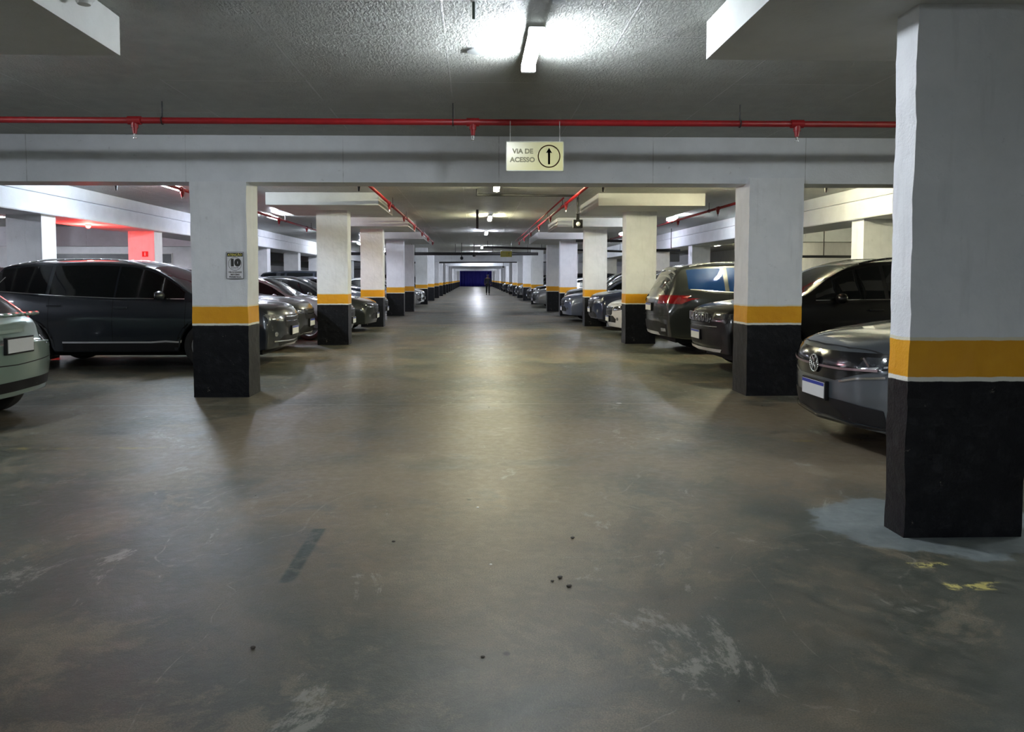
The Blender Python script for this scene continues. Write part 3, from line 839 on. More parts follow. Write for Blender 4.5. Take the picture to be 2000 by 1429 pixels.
    def strip(c, view, pts, w, mat, name, mirror=False, eps=.0035, grid=.12):
        L = c.L; n = len(pts); out = []; inn = []
        for i, p in enumerate(pts):
            a = Vector(pts[max(0, i - 1)]); b = Vector(pts[min(n - 1, i + 1)]); d = (b - a).normalized(); q = Vector((-d.y, d.x)) * w / 2
            out.append((p[0] + q.x, p[1] + q.y)); inn.append((p[0] - q.x, p[1] - q.y))
        return c.drape(view, out + inn[::-1], mat, name, eps, mirror, grid=grid)
    def sides(c, view, mirror, splits, margin=.028):
        """window polygons along the flank, cut at the pillars given in splits [(s0,s1), ...]"""
        for (a, b_) in splits:
            lo, hi = [], []
            n = 9
            for i in range(n + 1):
                s = lerp(a, b_, i / n); ye, ze, ys, zb = c.edge(s)
                z0 = zb + margin; z1 = ze - .012
                if z1 < z0 + .004: z1 = z0 + .004
                lo.append((s, z0)); hi.append((s, z1))
            c.drape(view, lo + hi[::-1], c.p.get('glass', M_GLASS), 'side_window', .003, mirror)
    def windscreen(c, a, b_, name='windscreen', view='T', mat=None):
        l, r = [], []
        for i in range(9):
            s = lerp(a, b_, i / 8); ye = c.edge(s)[0] - .035; l.append((s, ye)); r.append((s, -ye))
        c.drape('T', l + r[::-1], mat or M_SCREEN, name, .003)
    def xf(c, y, z, view='F'):
        o, d = (Vector((5, y, z)), Vector((-1, 0, 0))) if view == 'F' else (Vector((-5, y, z)), Vector((1, 0, 0)))
        h = c.bvh.ray_cast(o, d)[0]
        return h.x if h else (c.L / 2 if view == 'F' else -c.L / 2)
    def plate(c, z, view='F', blue=True, y=0.0, tiltz=0):
        x = c.xf(y, z, view); s = 1 if view == 'F' else -1
        bm = box(min(x, x + s * .03), max(x, x + s * .03), y - .215, y + .215, z - .08, z + .08, .004); fr = obj('plate_holder', bm, M_TRIM, c.root)
        bm = box(min(x + s * .028, x + s * .036), max(x + s * .028, x + s * .036), y - .2, y + .2, z - .065, z + .065, .003); obj('licence_plate', bm, M_PLATE, fr)
        if blue: obj('blue_band', box(min(x + s * .034, x + s * .038), max(x + s * .034, x + s * .038), y - .198, y + .198, z + .036, z + .063), M_BLUE, fr)
    def mirrors(c, s, z, mat=None):
        for sd in (-1, 1):
            bm = bmesh.new()
            y = c.hw(s) * .93
            m = Matrix.Translation((c.L / 2 - s, sd * (y + .13), z)) @ Matrix.Diagonal((.075, .12, .075, 1))
            bmesh.ops.create_uvsphere(bm, u_segments=18, v_segments=12, radius=1.0, matrix=m)
            for v in bm.verts:
                if v.co.x < c.L / 2 - s - .035: v.co.x = c.L / 2 - s - .035
            tube(bm, (c.L / 2 - s, sd * (y - .03), z - .05), (c.L / 2 - s, sd * (y + .08), z - .02), .022, 8)
            o = obj('wing_mirror', bm, mat or c.body_m, c.root, smooth=True)
            o2 = obj('mirror_glass', box(c.L / 2 - s - .042, c.L / 2 - s - .035, sd * (y + .13) - .09, sd * (y + .13) + .09, z - .05, z + .05, .003), M_GLASS, o)
    def handles(c, spots, mat=None):
        for (s, z) in spots:
            for sd in (-1, 1):
                hit = c.bvh.ray_cast(Vector((c.L / 2 - s, sd * 3, z)), Vector((0, -sd, 0)))[0]
                if not hit: continue
                bm = bmesh.new()
                bx(bm, hit.x - .10, hit.x + .10, min(hit.y + sd * .012, hit.y + sd * .034), max(hit.y + sd * .012, hit.y + sd * .034), z - .014, z + .014, .006)
                for e in (-.085, .085): bx(bm, hit.x + e - .012, hit.x + e + .012, min(hit.y - sd * .004, hit.y + sd * .02), max(hit.y - sd * .004, hit.y + sd * .02), z - .012, z + .012)
                obj('door_handle', bm, mat or c.body_m, c.root)
    def seams(c, ss, lo=.32):
        for s in ss:
            top = c.belt(s) - .0
            c.strip('L', [(s, lo), (s + .01, lerp(lo, top, .5)), (s, top)], .009, M_TRIM, 'door_seam', True, .0025)
    def arches(c, mat=None, w=.055):
        for a in c.ax:
            R1 = c.R + .05; pts = []; pin = []
            for k in range(15):
                t = PI * (k / 14) ; pts.append((a + (R1 + w) * math.cos(t), c.R * .98 + (R1 + w) * math.sin(t) - .01)); pin.append((a + (R1 + .006) * math.cos(t), c.R * .98 + (R1 + .006) * math.sin(t) - .01))
            c.drape('L', pts + pin[::-1], mat or M_TRIM, 'arch_trim', .006, True, grid=.2)
    def roof_rails(c, a, b_, mat=None):
        for sd in (-1, 1):
            bm = bmesh.new(); pr_ = None
            n = 14
            for i in range(n + 1):
                s = lerp(a, b_, i / n); ye, ze = c.edge(s)[:2]
                lift = .045 * min(1, 4 * min(i / n, 1 - i / n) + .05)
                p_ = Vector((c.L / 2 - s, sd * (ye - .05), ze + .045 + lift))
                if pr_: tube(bm, pr_, p_, .014, 8)
                pr_ = p_
            obj('roof_rail', bm, mat or M_SATIN, c.root, smooth=True)

SUV = dict(L=4.72, W=1.89, H=1.70, R=.365, axles=(.93, 3.68), roofw=.60, sill=.28,
    top=[(0, .79), (.025, .88), (.08, .95), (.25, 1.01), (.8, 1.08), (1.15, 1.13), (1.3, 1.19), (1.75, 1.48), (2.05, 1.615), (2.4, 1.68), (3.0, 1.70), (3.8, 1.685), (4.35, 1.63), (4.47, 1.54), (4.60, 1.28), (4.68, 1.07), (4.72, .94)],
    belt=[(0, .74), (.08, .87), (.5, .96), (1.2, 1.04), (2.5, 1.08), (3.6, 1.13), (4.2, 1.18), (4.5, 1.12), (4.72, .88)], cf=.26, cr=.20, nosez=.62, tailz=.75)
HATCH = dict(L=3.85, W=1.68, H=1.46, R=.30, axles=(.75, 3.2), roofw=.54, sill=.22,
    top=[(0, .62), (.04, .70), (.15, .80), (.5, .92), (.9, 1.0), (1.02, 1.04), (1.5, 1.30), (1.8, 1.42), (2.2, 1.46), (3.0, 1.42), (3.25, 1.36), (3.5, 1.20), (3.68, 1.05), (3.74, 1.01), (3.80, .94), (3.85, .78)],
    belt=[(0, .58), (.2, .76), (.6, .88), (1.2, .95), (2.4, .98), (3.2, 1.02), (3.6, .99), (3.8, .86), (3.85, .72)], cf=.26, cr=.17, nosez=.50, tailz=.66)
SEDAN = dict(L=4.45, W=1.76, H=1.47, R=.315, axles=(.86, 3.50), roofw=.55, sill=.20,
    top=[(0, .66), (.03, .74), (.10, .80), (.3, .87), (.8, .95), (1.15, 1.0), (1.28, 1.04), (1.8, 1.33), (2.1, 1.43), (2.5, 1.47), (3.0, 1.45), (3.5, 1.27), (3.85, 1.10), (4.1, 1.07), (4.35, 1.04), (4.41, .97), (4.45, .85)],
    belt=[(0, .62), (.1, .73), (.5, .85), (1.2, .93), (2.4, .96), (3.4, 1.0), (4.1, 1.0), (4.35, .96), (4.45, .80)], cf=.26, cr=.20, nosez=.55, tailz=.70)
def merge(d, **k): r_ = dict(d); r_.update(k); return r_

def front_set(c, zg=.72, head='wide', grille=True, chrome=True, platez=.50, dark=True, skid=False, fog=True):
    """headlights, grille, intake, plate"""
    W2 = c.W / 2; hm = M_HEADD if dark else M_HEAD
    c.drape('F', [(W2 * .50, zg - .04), (W2 * .86, zg - .01), (W2 * .90, zg + .07), (W2 * .84, zg + .10), (W2 * .52, zg + .055)], hm, 'headlight', .006, True, grid=.05)
    c.strip('F', [(W2 * .54, zg - .02), (W2 * .70, zg - .005), (W2 * .84, zg + .02)], .018, M_CHROME, 'light_signature', True, .010)
    c.drape('F', [(-W2 * .47, zg + .055), (W2 * .47, zg + .055), (W2 * .43, zg - .12), (W2 * .36, zg - .15), (-W2 * .36, zg - .15), (-W2 * .43, zg - .12)], M_TRIM, 'grille', .005, grid=.05)
    if chrome:
        for z in (zg + .035, zg - .035): c.strip('F', [(-W2 * .43, z), (0, z - .012), (W2 * .43, z)], .012, M_CHROME, 'grille_bar', False, .012, grid=.06)
    c.drape('F', [(-W2 * .62, .34), (W2 * .62, .34), (W2 * .66, .42), (W2 * .5, .50), (-W2 * .5, .50), (-W2 * .66, .42)], M_TRIM, 'lower_intake', .005, grid=.05)
    if fog:
        c.drape('F', [(W2 * .72 + .04 * math.cos(k * PI / 5), zg - .23 + .04 * math.sin(k * PI / 5)) for k in range(10)], M_HEAD, 'fog_lamp', .008, True, grid=.05)
    if skid: c.drape('F', [(-W2 * .60, .30), (W2 * .60, .30), (W2 * .50, .355), (-W2 * .50, .355)], M_SATIN, 'skid_plate', .010, grid=.06)
    c.plate(platez)
    c.strip('T', [(.16, -W2 * .62), (.10, -W2 * .3), (.085, 0), (.10, W2 * .3), (.16, W2 * .62)], .008, M_TRIM, 'bonnet_seam', False, .0025, grid=.05)
def rear_set(c, zt=.9, platez=.80):
    W2 = c.W / 2
    c.drape('B', [(W2 * .55, zt - .06), (W2 * .9, zt - .04), (W2 * .93, zt + .06), (W2 * .6, zt + .06)], M_TAIL, 'tail_lamp', .006, True, grid=.05)
    c.drape('B', [(-W2 * .7, .34), (W2 * .7, .34), (W2 * .66, .44), (-W2 * .66, .44)], M_TRIM, 'bumper_insert', .005, grid=.05)
    c.plate(platez, 'B')
def flank(c, wins, hnd, sm, ws, rs, mir, mirz):
    c.sides('L', True, wins)
    c.windscreen(*ws); c.windscreen(*rs, name='rear_window')
    c.handles(hnd); c.seams(sm); c.mirrors(mir, mirz)

def std_suv(label, loc, face, body, p=SUV, front=True, group=None, **k):
    c = Car('suv', label, 'car', loc, face, p, body, group)
    flank(c, [(1.42, 2.42), (2.50, 3.42), (3.50, 4.22)], [(2.28, .94), (3.28, .97)], (1.38, 2.46, 3.44), (1.24, 1.98), (4.30, 4.56), 1.72, 1.12)
    if front: front_set(c, .76, platez=.54, **k)
    else: rear_set(c, .98, .78)
    return c
def std_sedan(label, loc, face, body, p=SEDAN, front=True, group=None, **k):
    c = Car('sedan', label, 'car', loc, face, p, body, group)
    flank(c, [(1.42, 2.40), (2.48, 3.45)], [(2.22, .84), (3.2, .87)], (1.30, 2.44, 3.38), (1.25, 2.0), (3.12, 3.78), 1.62, .98)
    if front: front_set(c, .66, platez=.42, **k)
    else: rear_set(c, .88, .80)
    return c

# --- navy SUV, left
navy = paint('navy_grey_paint', (.018, .024, .034))
c = Car('suv', 'dark navy SUV seen side on behind the left front pillar', 'car', (-5.38, 12.38, 0), 0, merge(SUV, L=4.78, H=1.72, rim_m=M_RIM, axles=(1.10, 3.87)), navy)
flank(c, [(1.46, 2.50), (2.53, 3.50), (3.56, 4.34)], [(2.40, .96), (3.40, .99)], (1.42, 2.52, 3.48), (1.24, 2.00), (4.34, 4.60), 1.78, 1.14)
c.sides  # glass above
c.strip('R', [(1.45, 1.088), (2.5, 1.098), (3.4, 1.14), (4.3, 1.205)], .012, M_CHROME, 'belt_trim', False, .006)
c.strip('R', [(4.42, 1.16), (4.22, 1.42)], .014, M_CHROME, 'quarter_trim', False, .007)
c.drape('R', [(1.40, .30), (3.28, .30), (3.28, .42), (1.40, .42)], M_TRIM, 'sill_cladding', .006)
c.strip('R', [(1.42, .425), (1.72, .445), (1.95, .430), (3.28, .430)], .026, M_SATIN, 'sill_trim', False, .012)
c.arches()
c.roof_rails(2.15, 4.1)
front_set(c, .76, platez=.56, skid=True, dark=False)
c.strip('F', [(-.72, .42), (0, .40), (.72, .42)], .02, M_CHROME, 'bumper_trim', False, .012)
# --- pale green hatchback, rear to the aisle
green = paint('pale_green_paint', (.27, .36, .31), .45, .32)
c = Car('hatchback', 'pale green hatchback tail cut by the left edge', 'car', (-6.33, 7.22, 0), PI, merge(HATCH, L=3.9), green)
flank(c, [(1.22, 2.15), (2.23, 3.1)], [(2.0, .86), (2.95, .88)], (1.15, 2.19, 3.1), (1.02, 1.72), (3.22, 3.66), 1.45, 1.0)
W2 = c.W / 2
c.drape('B', [(W2 * .62, .74), (W2 * .93, .74), (W2 * .95, .98), (W2 * .80, 1.02), (W2 * .70, .90)], M_HEAD, 'tail_lamp', .006, True, label='pale clear tail lamp', grid=.04)
c.drape('B', [(-W2 * .86, .32), (W2 * .86, .32), (W2 * .82, .42), (-W2 * .82, .42)], M_TRIM, 'bumper_insert', .005, grid=.05)
c.strip('B', [(-W2 * .9, .60), (0, .575), (W2 * .9, .60)], .010, M_TRIM, 'bumper_seam', False, .003)
c.strip('B', [(-.24, .885), (.24, .885)], .03, green, 'boot_handle', False, .02)
x = c.xf(0, .76, 'B')
c.plate(.765, 'B', blue=False)
bm = bmesh.new()
for i in range(11):
    y = -W2 * .74 + W2 * 1.48 * i / 10
    if i: tube(bm, (-c.L / 2 + .14 + .05 * abs(yp / W2) ** 2, yp, 1.045), (-c.L / 2 + .14 + .05 * abs(y / W2) ** 2, y, 1.045), .022, 8)
    yp = y
obj('boot_spoiler', bm, green, c.root, smooth=True)
# --- dark grey SUV, left second
c = std_suv('dark grey SUV nose between the first two left pillars', (-5.47, 14.86, 0), 0, paint('charcoal_paint', (.035, .038, .042)), merge(SUV, L=4.45, W=1.78, H=1.62, axles=(.88, 3.45),
    top=[(0, .80), (.03, .88), (.1, .95), (.3, 1.0), (.8, 1.06), (1.1, 1.09), (1.25, 1.14), (1.7, 1.40), (2.0, 1.54), (2.4, 1.61), (2.9, 1.62), (3.6, 1.57), (4.0, 1.50), (4.2, 1.38), (4.35, 1.15), (4.42, .95), (4.45, .88)],
    belt=[(0, .75), (.1, .86), (.5, .95), (1.2, 1.0), (2.5, 1.03), (3.5, 1.08), (4.0, 1.10), (4.3, 1.02), (4.45, .82)]), dark=True, skid=True)
c = std_sedan('silver sedan nose just past the second left pillar', (-5.1, 17.75, 0), 0, paint('silver_paint', (.42, .43, .45), .6), dark=False)
c = std_sedan('dark green-grey car nose in front of the third left pillar', (-4.85, 20.2, 0), 0, paint('green_grey_paint', (.028, .034, .032)), dark=True)
c = std_sedan('pale blue-grey car nose between third and fourth left pillars', (-5.1, 24.7, 0), 0, paint('blue_grey_paint', (.22, .25, .32), .5), dark=False)
# --- grey sedan with the round emblem, right front
grey = paint('platinum_grey_paint', (.10, .115, .13), .55, .3)
c = Car('sedan', 'grey sedan nose with a round emblem beside the nearest pillar', 'car', (5.14, 6.22, 0), PI, merge(SEDAN, spokes=7, H=1.49, nosez=.58,
    top=[(0, .72), (.025, .80), (.08, .86), (.3, .93), (.8, 1.0), (1.15, 1.04), (1.28, 1.08), (1.8, 1.35), (2.1, 1.45), (2.5, 1.49), (3.0, 1.47), (3.5, 1.29), (3.85, 1.12), (4.1, 1.08), (4.35, 1.05), (4.41, .98), (4.45, .85)],
    belt=[(0, .67), (.08, .79), (.5, .90), (1.2, .97), (2.4, .99), (3.4, 1.02), (4.1, 1.01), (4.35, .97), (4.45, .80)]), grey)
flank(c, [(1.42, 2.40), (2.48, 3.45)], [(2.22, .84), (3.2, .87)], (1.30, 2.44, 3.38), (1.25, 2.0), (3.12, 3.78), 1.62, .98)
W2 = c.W / 2
c.drape('F', [(-W2 * .88, .83), (-W2 * .4, .812), (0, .805), (W2 * .4, .812), (W2 * .88, .83), (W2 * .86, .71), (W2 * .60, .65), (W2 * .34, .58), (-W2 * .34, .58), (-W2 * .60, .65), (-W2 * .86, .71)], M_GLOSSB, 'grille', .006, grid=.05)
c.strip('F', [(-W2 * .80, .70), (-W2 * .4, .68), (0, .675), (W2 * .4, .68), (W2 * .80, .70)], .018, simple('rose_grey_trim', (.30, .22, .23), .3, .6), 'grille_bar', False, .014, grid=.05)
c.drape('F', [(W2 * .60, .68), (W2 * .88, .72), (W2 * .92, .80), (W2 * .66, .79)], M_HEADD, 'headlight', .010, True, grid=.04)
c.strip('F', [(W2 * .62, .70), (W2 * .74, .71), (W2 * .86, .73)], .014, M_CHROME, 'light_signature', True, .014)
c.strip('F', [(W2 * .64, .78), (W2 * .72, .72)], .012, M_CHROME, 'light_signature', True, .014)
c.strip('F', [(W2 * .40, .575), (W2 * .60, .620), (W2 * .86, .655)], .016, M_CHROME, 'bumper_crease', True, .010)
c.drape('F', [(-W2 * .86, .27), (W2 * .86, .27), (W2 * .84, .40), (W2 * .45, .425), (-W2 * .45, .425), (-W2 * .84, .40)], M_TRIM, 'lower_intake', .006, grid=.05)
c.strip('F', [(-W2 * .90, .262), (-W2 * .4, .245), (0, .24), (W2 * .4, .245), (W2 * .90, .262)], .020, M_GLOSSB, 'splitter', False, .02, grid=.06)
c.strip('T', [(.20, -W2 * .80), (.10, -W2 * .4), (.075, 0), (.10, W2 * .4), (.20, W2 * .80)], .010, M_TRIM, 'bonnet_seam', False, .0025, grid=.05)
c.plate(.475, 'F')
# round emblem: ring, V over W
xe = c.xf(0, .655) + .022
bm = bmesh.new(); r0 = .072
seg = 28
for k in range(seg):
    a, b_ = 2 * PI * k / seg, 2 * PI * (k + 1) / seg
    tube(bm, (xe, r0 * math.cos(a), .685 + r0 * math.sin(a)), (xe, r0 * math.cos(b_), .685 + r0 * math.sin(b_)), .007, 6)
def st_(y0, z0, y1, z1): tube(bm, (xe, y0, .685 + z0), (xe, y1, .685 + z1), .0055, 6)
for s in (-1, 1):
    st_(s * .030, .064, s * .004, .012)
    st_(s * .056, .040, s * .026, -.052); st_(s * .026, -.052, s * .004, .0)
obj('emblem', bm, M_CHROME, c.root, smooth=True)
bm = tube(bmesh.new(), (xe - .02, 0, .685), (xe - .004, 0, .685), .070, 28); obj('emblem_base', bm, M_GLOSSB, c.root)
# --- black SUV with the seven slot grille
blk = paint('black_paint_car', (.006, .006, .007), .2)
c = Car('suv', 'black SUV with a slotted chrome grille behind the front right pillar', 'car', (5.80, 11.32, 0), PI, merge(SUV, L=4.75, W=1.84, H=1.72, nosez=.7, rim_m=M_RIMD), blk)
flank(c, [(1.46, 2.46), (2.52, 3.46), (3.54, 4.30)], [(2.30, .95), (3.30, .98)], (1.40, 2.49, 3.48), (1.24, 2.0), (4.34, 4.60), 1.76, 1.12)
W2 = c.W / 2
c.drape('F', [(W2 * .60, .79), (W2 * .90, .82), (W2 * .92, .89), (W2 * .62, .88)], M_HEADD, 'headlight', .008, True, grid=.05)
g = c.drape('F', [(-W2 * .56, .905), (W2 * .56, .905), (W2 * .54, .75), (-W2 * .54, .75)], M_GLOSSB, 'grille', .006, grid=.05)
for k in range(7):
    y = (k - 3) * .135
    xx = c.xf(y, .83) + .018
    bm = bmesh.new()
    pts = [(-.045, -.06), (.045, -.06), (.052, .06), (-.052, .06)]
    for (a, b_), (d, e) in zip(pts, pts[1:] + pts[:1]):
        tube(bm, (xx, y + a, .828 + b_), (xx, y + d, .828 + e), .0055, 6)
    obj('grille_slot', bm, M_CHROME, g)
c.drape('F', [(-W2 * .80, .42), (W2 * .80, .42), (W2 * .76, .66), (-W2 * .76, .66)], M_TRIM, 'lower_intake', .005, grid=.05)
c.drape('F', [(-W2 * .72, .33), (W2 * .72, .33), (W2 * .76, .375), (-W2 * .76, .375)], M_SATIN, 'skid_plate', .012, grid=.05)
c.strip('F', [(-W2 * .7, .70), (0, .695), (W2 * .7, .70)], .014, M_CHROME, 'bumper_trim', False, .010)
c.plate(.56); c.arches(); c.roof_rails(2.2, 4.1, M_BLACK)
c.strip('L', [(1.45, 1.09), (2.5, 1.10), (3.4, 1.15), (4.25, 1.21)], .012, M_CHROME, 'belt_trim', True, .006)
# --- green grey SUV, tail to the aisle
gg = paint('olive_grey_paint', (.030, .034, .034), .4)
c = Car('suv', 'dark green-grey SUV tail with red lamps beside the second right pillar', 'car', (5.78, 14.42, 0), 0, merge(SUV, L=4.70, W=1.86, H=1.72, glass=simple('tint_and_blue_reflection_glass', (.012, .045, .16), .05, .3, var=0)), gg)  # tinted glass, with a blue reflection put into its base colour
flank(c, [(1.46, 2.42), (2.50, 3.42), (3.50, 4.18)], [(2.28, .95), (3.28, .97)], (1.40, 2.46, 3.44), (1.24, 2.0), (4.32, 4.56), 1.74, 1.12)
W2 = c.W / 2
# lamps wrap round the corner on to the flank
c.drape('B', [(W2 * .80, .95), (W2 * .95, .93), (W2 * .98, 1.09), (W2 * .80, 1.09)], M_TAIL, 'tail_lamp', .014, True, grid=.03)
c.drape('R', [(4.66, .93), (4.46, .96), (4.30, 1.05), (4.36, 1.09), (4.62, 1.09)], M_TAIL, 'tail_lamp_return', .014, True, grid=.03)
c.strip('B', [(-W2 * .5, 1.03), (W2 * .5, 1.03)], .03, M_CHROME, 'tailgate_trim', False, .008)
c.drape('B', [(-W2 * .80, .32), (W2 * .80, .32), (W2 * .84, .55), (W2 * .55, .60), (-W2 * .55, .60), (-W2 * .84, .55)], M_TRIM, 'bumper_insert', .006, grid=.05)
c.drape('B', [(-W2 * .55, .34), (W2 * .55, .34), (W2 * .50, .40), (-W2 * .50, .40)], M_SATIN, 'skid_plate', .014, grid=.05)
c.drape('B', [(W2 * .64, .42), (W2 * .80, .42), (W2 * .80, .48), (W2 * .64, .48)], M_HEAD, 'reversing_lamp', .012, True, grid=.05)
c.strip('B', [(-W2 * .9, .72), (0, .70), (W2 * .9, .72)], .010, M_TRIM, 'bumper_seam', False, .003)
c.plate(.86, 'B'); c.arches(); c.roof_rails(2.2, 4.1)
c.strip('R', [(1.45, 1.09), (2.5, 1.10), (3.4, 1.15), (4.15, 1.20)], .014, M_CHROME, 'belt_trim', True, .006)
# --- further right cars
wht = paint('white_paint', (.72, .73, .74), .0, .3)
std_sedan('white car nose between the second and third right pillars', (5.55, 18.35, 0), PI, wht, dark=True)
std_suv('dark blue SUV nose behind the white car', (5.6, 20.75, 0), PI, paint('dark_blue_paint', (.012, .018, .045)), merge(SUV, H=1.66), dark=False)
std_sedan('silver-blue car nose between third and fourth right pillars', (5.15, 24.7, 0), PI, paint('silver_blue_paint', (.16, .19, .28), .6), dark=False)
cA = std_sedan('small far silver-grey car on the right beyond the pillar pair', (5.05, 35.8, 0), PI, paint('mid_grey_paint', (.20, .21, .22), .5), dark=False)
cB = std_suv('dark SUV on the right hidden behind the far silver-grey car', (5.4, 38.3, 0), PI, blk, dark=False)
cC = std_sedan('far silver car on the left, front one of two past the pillar pair', (-4.75, 35.4, 0), 0, MATS['silver_paint'], dark=False)
def again(c_, loc, rz, label, mat=None, group=None):
    r_ = dup(c_.root); r_.location = loc; r_.rotation_euler = (0, 0, rz); r_['label'] = label
    if group: r_['group'] = group
    if mat:
        for ch in r_.children:
            if ch.name.startswith('body'):
                ch.material_slots[0].link = 'OBJECT'; ch.material_slots[0].material = mat
    return r_
again(cC, (-4.75, 38.0, 0), 0, 'far white car on the left, rear one of two past the pillar pair', wht)
again(cB, (-5.6, 27.2 + .1, 0), 0, 'dark SUV hidden behind the fourth left pillar', navy)
again(cB, (5.7, 27.2 + .1, 0), PI, 'dark SUV hidden behind the fourth right pillar', gg)
for i in range(7):
    again(cB if i % 2 else cA, (5.4, 44.5 + 6.5 * i, 0), PI, 'tiny distant parked car on the right of the far aisle', [blk, grey, navy][i % 3], 'distant parked cars on the right')
    again(cB if i % 2 else cC, (-5.4, 44.2 + 6.5 * i, 0), 0, 'tiny distant parked car on the left of the far aisle', [navy, blk, grey][i % 3], 'distant parked cars on the left')
# cars seen over and between the front rows
again(cB, (-11.4, 15.0, 0), PI, 'black SUV roof behind the navy SUV, under the red lit beam', blk)
again(cB, (-11.4, 20.5, 0), PI, 'dark SUV roof in the neighbouring hall, behind the left side beam', grey)
again(cA, (-11.4, 23.2, 0), PI, 'white sedan in the neighbouring hall, behind the left side beam', wht)
again(cB, (11.2, 15.6, 0), 0, 'black SUV roof behind the black SUV, right of the front right pillar', blk)
again(cB, (11.2, 18.3, 0), 0, 'dark SUV behind the right side beam', navy)

# ---------------------------------------------------------------- curtain and person
bm = bmesh.new(); n = 90; rows = []
for z in (0.02, .8, 1.6, 2.4, 2.98):
    rows.append([bm.verts.new((lerp(-3.0, 3.5, i / n), 134 + .06 * math.sin(i * .9) + .03 * noise.noise(Vector((i * .3, z, 0))), z)) for i in range(n + 1)])
for a, b_ in zip(rows, rows[1:]):
    for i in range(n): bm.faces.new((a[i], a[i + 1], b_[i + 1], b_[i]))
bmesh.ops.solidify(bm, geom=bm.faces[:], thickness=.01)
tag(obj('curtain', bm, simple('royal_blue_sheet', (.03, .025, .38), .6), smooth=True), 'dark blue sheet closing the far end of the aisle', 'curtain')

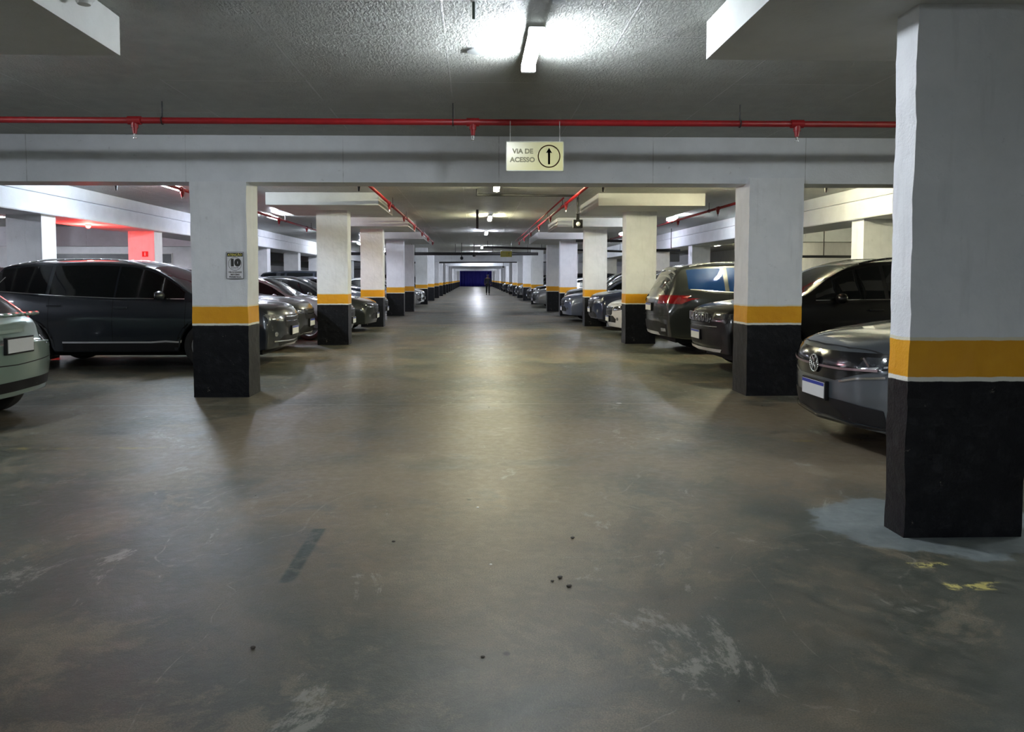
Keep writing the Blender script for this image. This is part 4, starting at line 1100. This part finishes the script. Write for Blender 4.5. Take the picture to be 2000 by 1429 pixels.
def person(loc, rz):
    root = thing('person', 'person in dark clothes and a cap walking in the far aisle', 'person', loc, rz)
    def skin(name, pts, edges, radii, mat, par, sub=2):
        me = bpy.data.meshes.new(name); me.from_pydata(pts, edges, []); me.materials.append(mat)
        o = bpy.data.objects.new(name, me); COL.objects.link(o); o.parent = par
        m = o.modifiers.new('skin', 'SKIN'); m.use_smooth_shade = True
        for v, r_ in zip(me.skin_vertices[0].data, radii): v.radius = r_; v.use_root = False
        me.skin_vertices[0].data[0].use_root = True
        o.modifiers.new('sub', 'SUBSURF').levels = sub; o.modifiers['sub'].render_levels = sub
        return o
    P = [(0, 0, .93), (0, 0, 1.10), (0, .01, 1.28), (0, 0, 1.42), (0, -.01, 1.50), (0, -.02, 1.57), (0, -.03, 1.66),
         (.10, 0, .88), (.11, -.14, .50), (.11, -.10, .10), (.11, -.24, .05),
         (-.10, 0, .88), (-.11, .06, .50), (-.11, .26, .14), (-.11, .14, .05),
         (.19, 0, 1.40), (.25, .04, 1.13), (.25, -.08, .90), (.245, -.11, .82),
         (-.19, 0, 1.40), (-.25, -.06, 1.13), (-.25, -.20, .94), (-.245, -.24, .87)]
    E = [(0, 1), (1, 2), (2, 3), (3, 4), (4, 5), (5, 6), (0, 7), (7, 8), (8, 9), (9, 10), (0, 11), (11, 12), (12, 13), (13, 14), (3, 15), (15, 16), (16, 17), (17, 18), (3, 19), (19, 20), (20, 21), (21, 22)]
    Rr = [(.15, .11), (.14, .10), (.16, .11), (.12, .09), (.055, .055), (.075, .09), (.08, .095),
         (.09, .09), (.06, .06), (.04, .04), (.035, .04), (.09, .09), (.06, .06), (.04, .04), (.035, .04),
         (.06, .06), (.045, .045), (.034, .034), (.035, .02), (.06, .06), (.045, .045), (.034, .034), (.035, .02)]
    bd = skin('body', P, E, Rr, simple('skin_tone', (.20, .11, .07), .6), root)
    # clothes a little outside the body
    def sub_skin(name, idx, edges, grow, mat):
        mp = {a: i for i, a in enumerate(idx)}
        return skin(name, [P[i] for i in idx], [(mp[a], mp[b]) for a, b in edges], [(Rr[i][0] + grow, Rr[i][1] + grow) for i in idx], mat, root)
    sub_skin('jacket', [1, 0, 2, 3, 15, 16, 17, 19, 20, 21], [(0, 1), (1, 2), (2, 3), (3, 15), (15, 16), (16, 17), (3, 19), (19, 20), (20, 21)], .022, simple('dark_jacket', (.02, .02, .025), .8))
    sub_skin('trousers', [0, 7, 8, 9, 11, 12, 13], [(0, 7), (7, 8), (8, 9), (0, 11), (11, 12), (12, 13)], .020, simple('black_trousers', (.008, .008, .010), .85))
    bm = lathe(bmesh.new(), [(.098, 1.66), (.098, 1.70), (.08, 1.745), (0, 1.765)], 18, Matrix.Translation((0, -.03, 0)))
    bx(bm, -.07, .07, -.21, -.08, 1.665, 1.68, .004)
    obj('cap', bm, simple('grey_cap', (.12, .12, .14), .8), root, smooth=True)
    for s, ib in ((1, 18), (-1, 22)):                       # fingers and thumb of each hand
        bx_, by_, bz_ = P[ib]
        bm = bmesh.new()
        for k in range(4):
            y = by_ + .028 - .018 * k
            tube(bm, (bx_, y, bz_ - .02), (bx_ - s * .004, y - .004, bz_ - .065 - .006 * (k in (1, 2))), .0085, 6)
            tube(bm, (bx_ - s * .004, y - .004, bz_ - .065 - .006 * (k in (1, 2))), (bx_ - s * .022, y - .008, bz_ - .095), .0075, 6)
        tube(bm, (bx_, by_ - .03, bz_), (bx_ - s * .01, by_ - .06, bz_ - .045), .010, 6)
        obj('fingers', bm, MATS['skin_tone'], bd, smooth=True)
    bm = bmesh.new()
    bmesh.ops.create_uvsphere(bm, u_segments=8, v_segments=6, radius=.014, matrix=Matrix.Translation((0, -.128, 1.62)))
    for s in (-1, 1):
        bmesh.ops.create_uvsphere(bm, u_segments=8, v_segments=6, radius=.010, matrix=Matrix.Translation((s * .03, -.112, 1.65)))
        bmesh.ops.create_uvsphere(bm, u_segments=8, v_segments=6, radius=.020, matrix=Matrix.Translation((s * .085, -.03, 1.63)))
    obj('face_features', bm, MATS['skin_tone'], bd, smooth=True)
    for (x, y, z, q) in ((.11, -.17, .045, 0), (-.11, .20, .06, 0)):
        obj('shoe', box(x - .045, x + .045, y - .14, y + .13, z - .045, z + .04, .02), M_BLACK, root)
    return root
person((1.18, 64.0, 0), 0)

# ---------------------------------------------------------------- litter on the floor
def litter(x, y, s, m, lab, flat=.35, grp=None, name='paper_scrap'):
    bm = bmesh.new(); bmesh.ops.create_icosphere(bm, subdivisions=2, radius=s)
    for v in bm.verts:
        v.co *= 1 + .35 * noise.noise(v.co * 60 + Vector((x, y, 0))); v.co.z = v.co.z * flat
    zmin = min(v.co.z for v in bm.verts)
    for v in bm.verts: v.co.z -= zmin
    tag(obj(name, bm, m, loc=(x, y, 0)), lab, 'pebble' if grp else 'paper', grp)
M_PAP = simple('paper_scrap', (.7, .7, .68), .6)
M_PEB = simple('dark_pebble', (.06, .05, .04), .7)
litter(1.62, 8.22, .035, M_PAP, 'pale scrap lying on the floor joint before the front right pillar', .15)
litter(.02, 4.48, .009, M_PAP, 'tiny pale crumb on the floor in the middle of the aisle')
litter(.08, 3.57, .007, M_PAP, 'tiny pale crumb nearest the camera on the middle of the floor')
for x, y, s in ((-.43, 3.90, .010), (.53, 3.93, .012), (.40, 3.40, .012), (.43, 3.30, .012), (.36, 3.36, .008), (-.84, 2.77, .010), (.03, 2.68, .008)):
    litter(x, y, s, M_PEB, 'small dark pebble on the near concrete floor', .4, 'dark pebbles on the near floor', 'pebble')
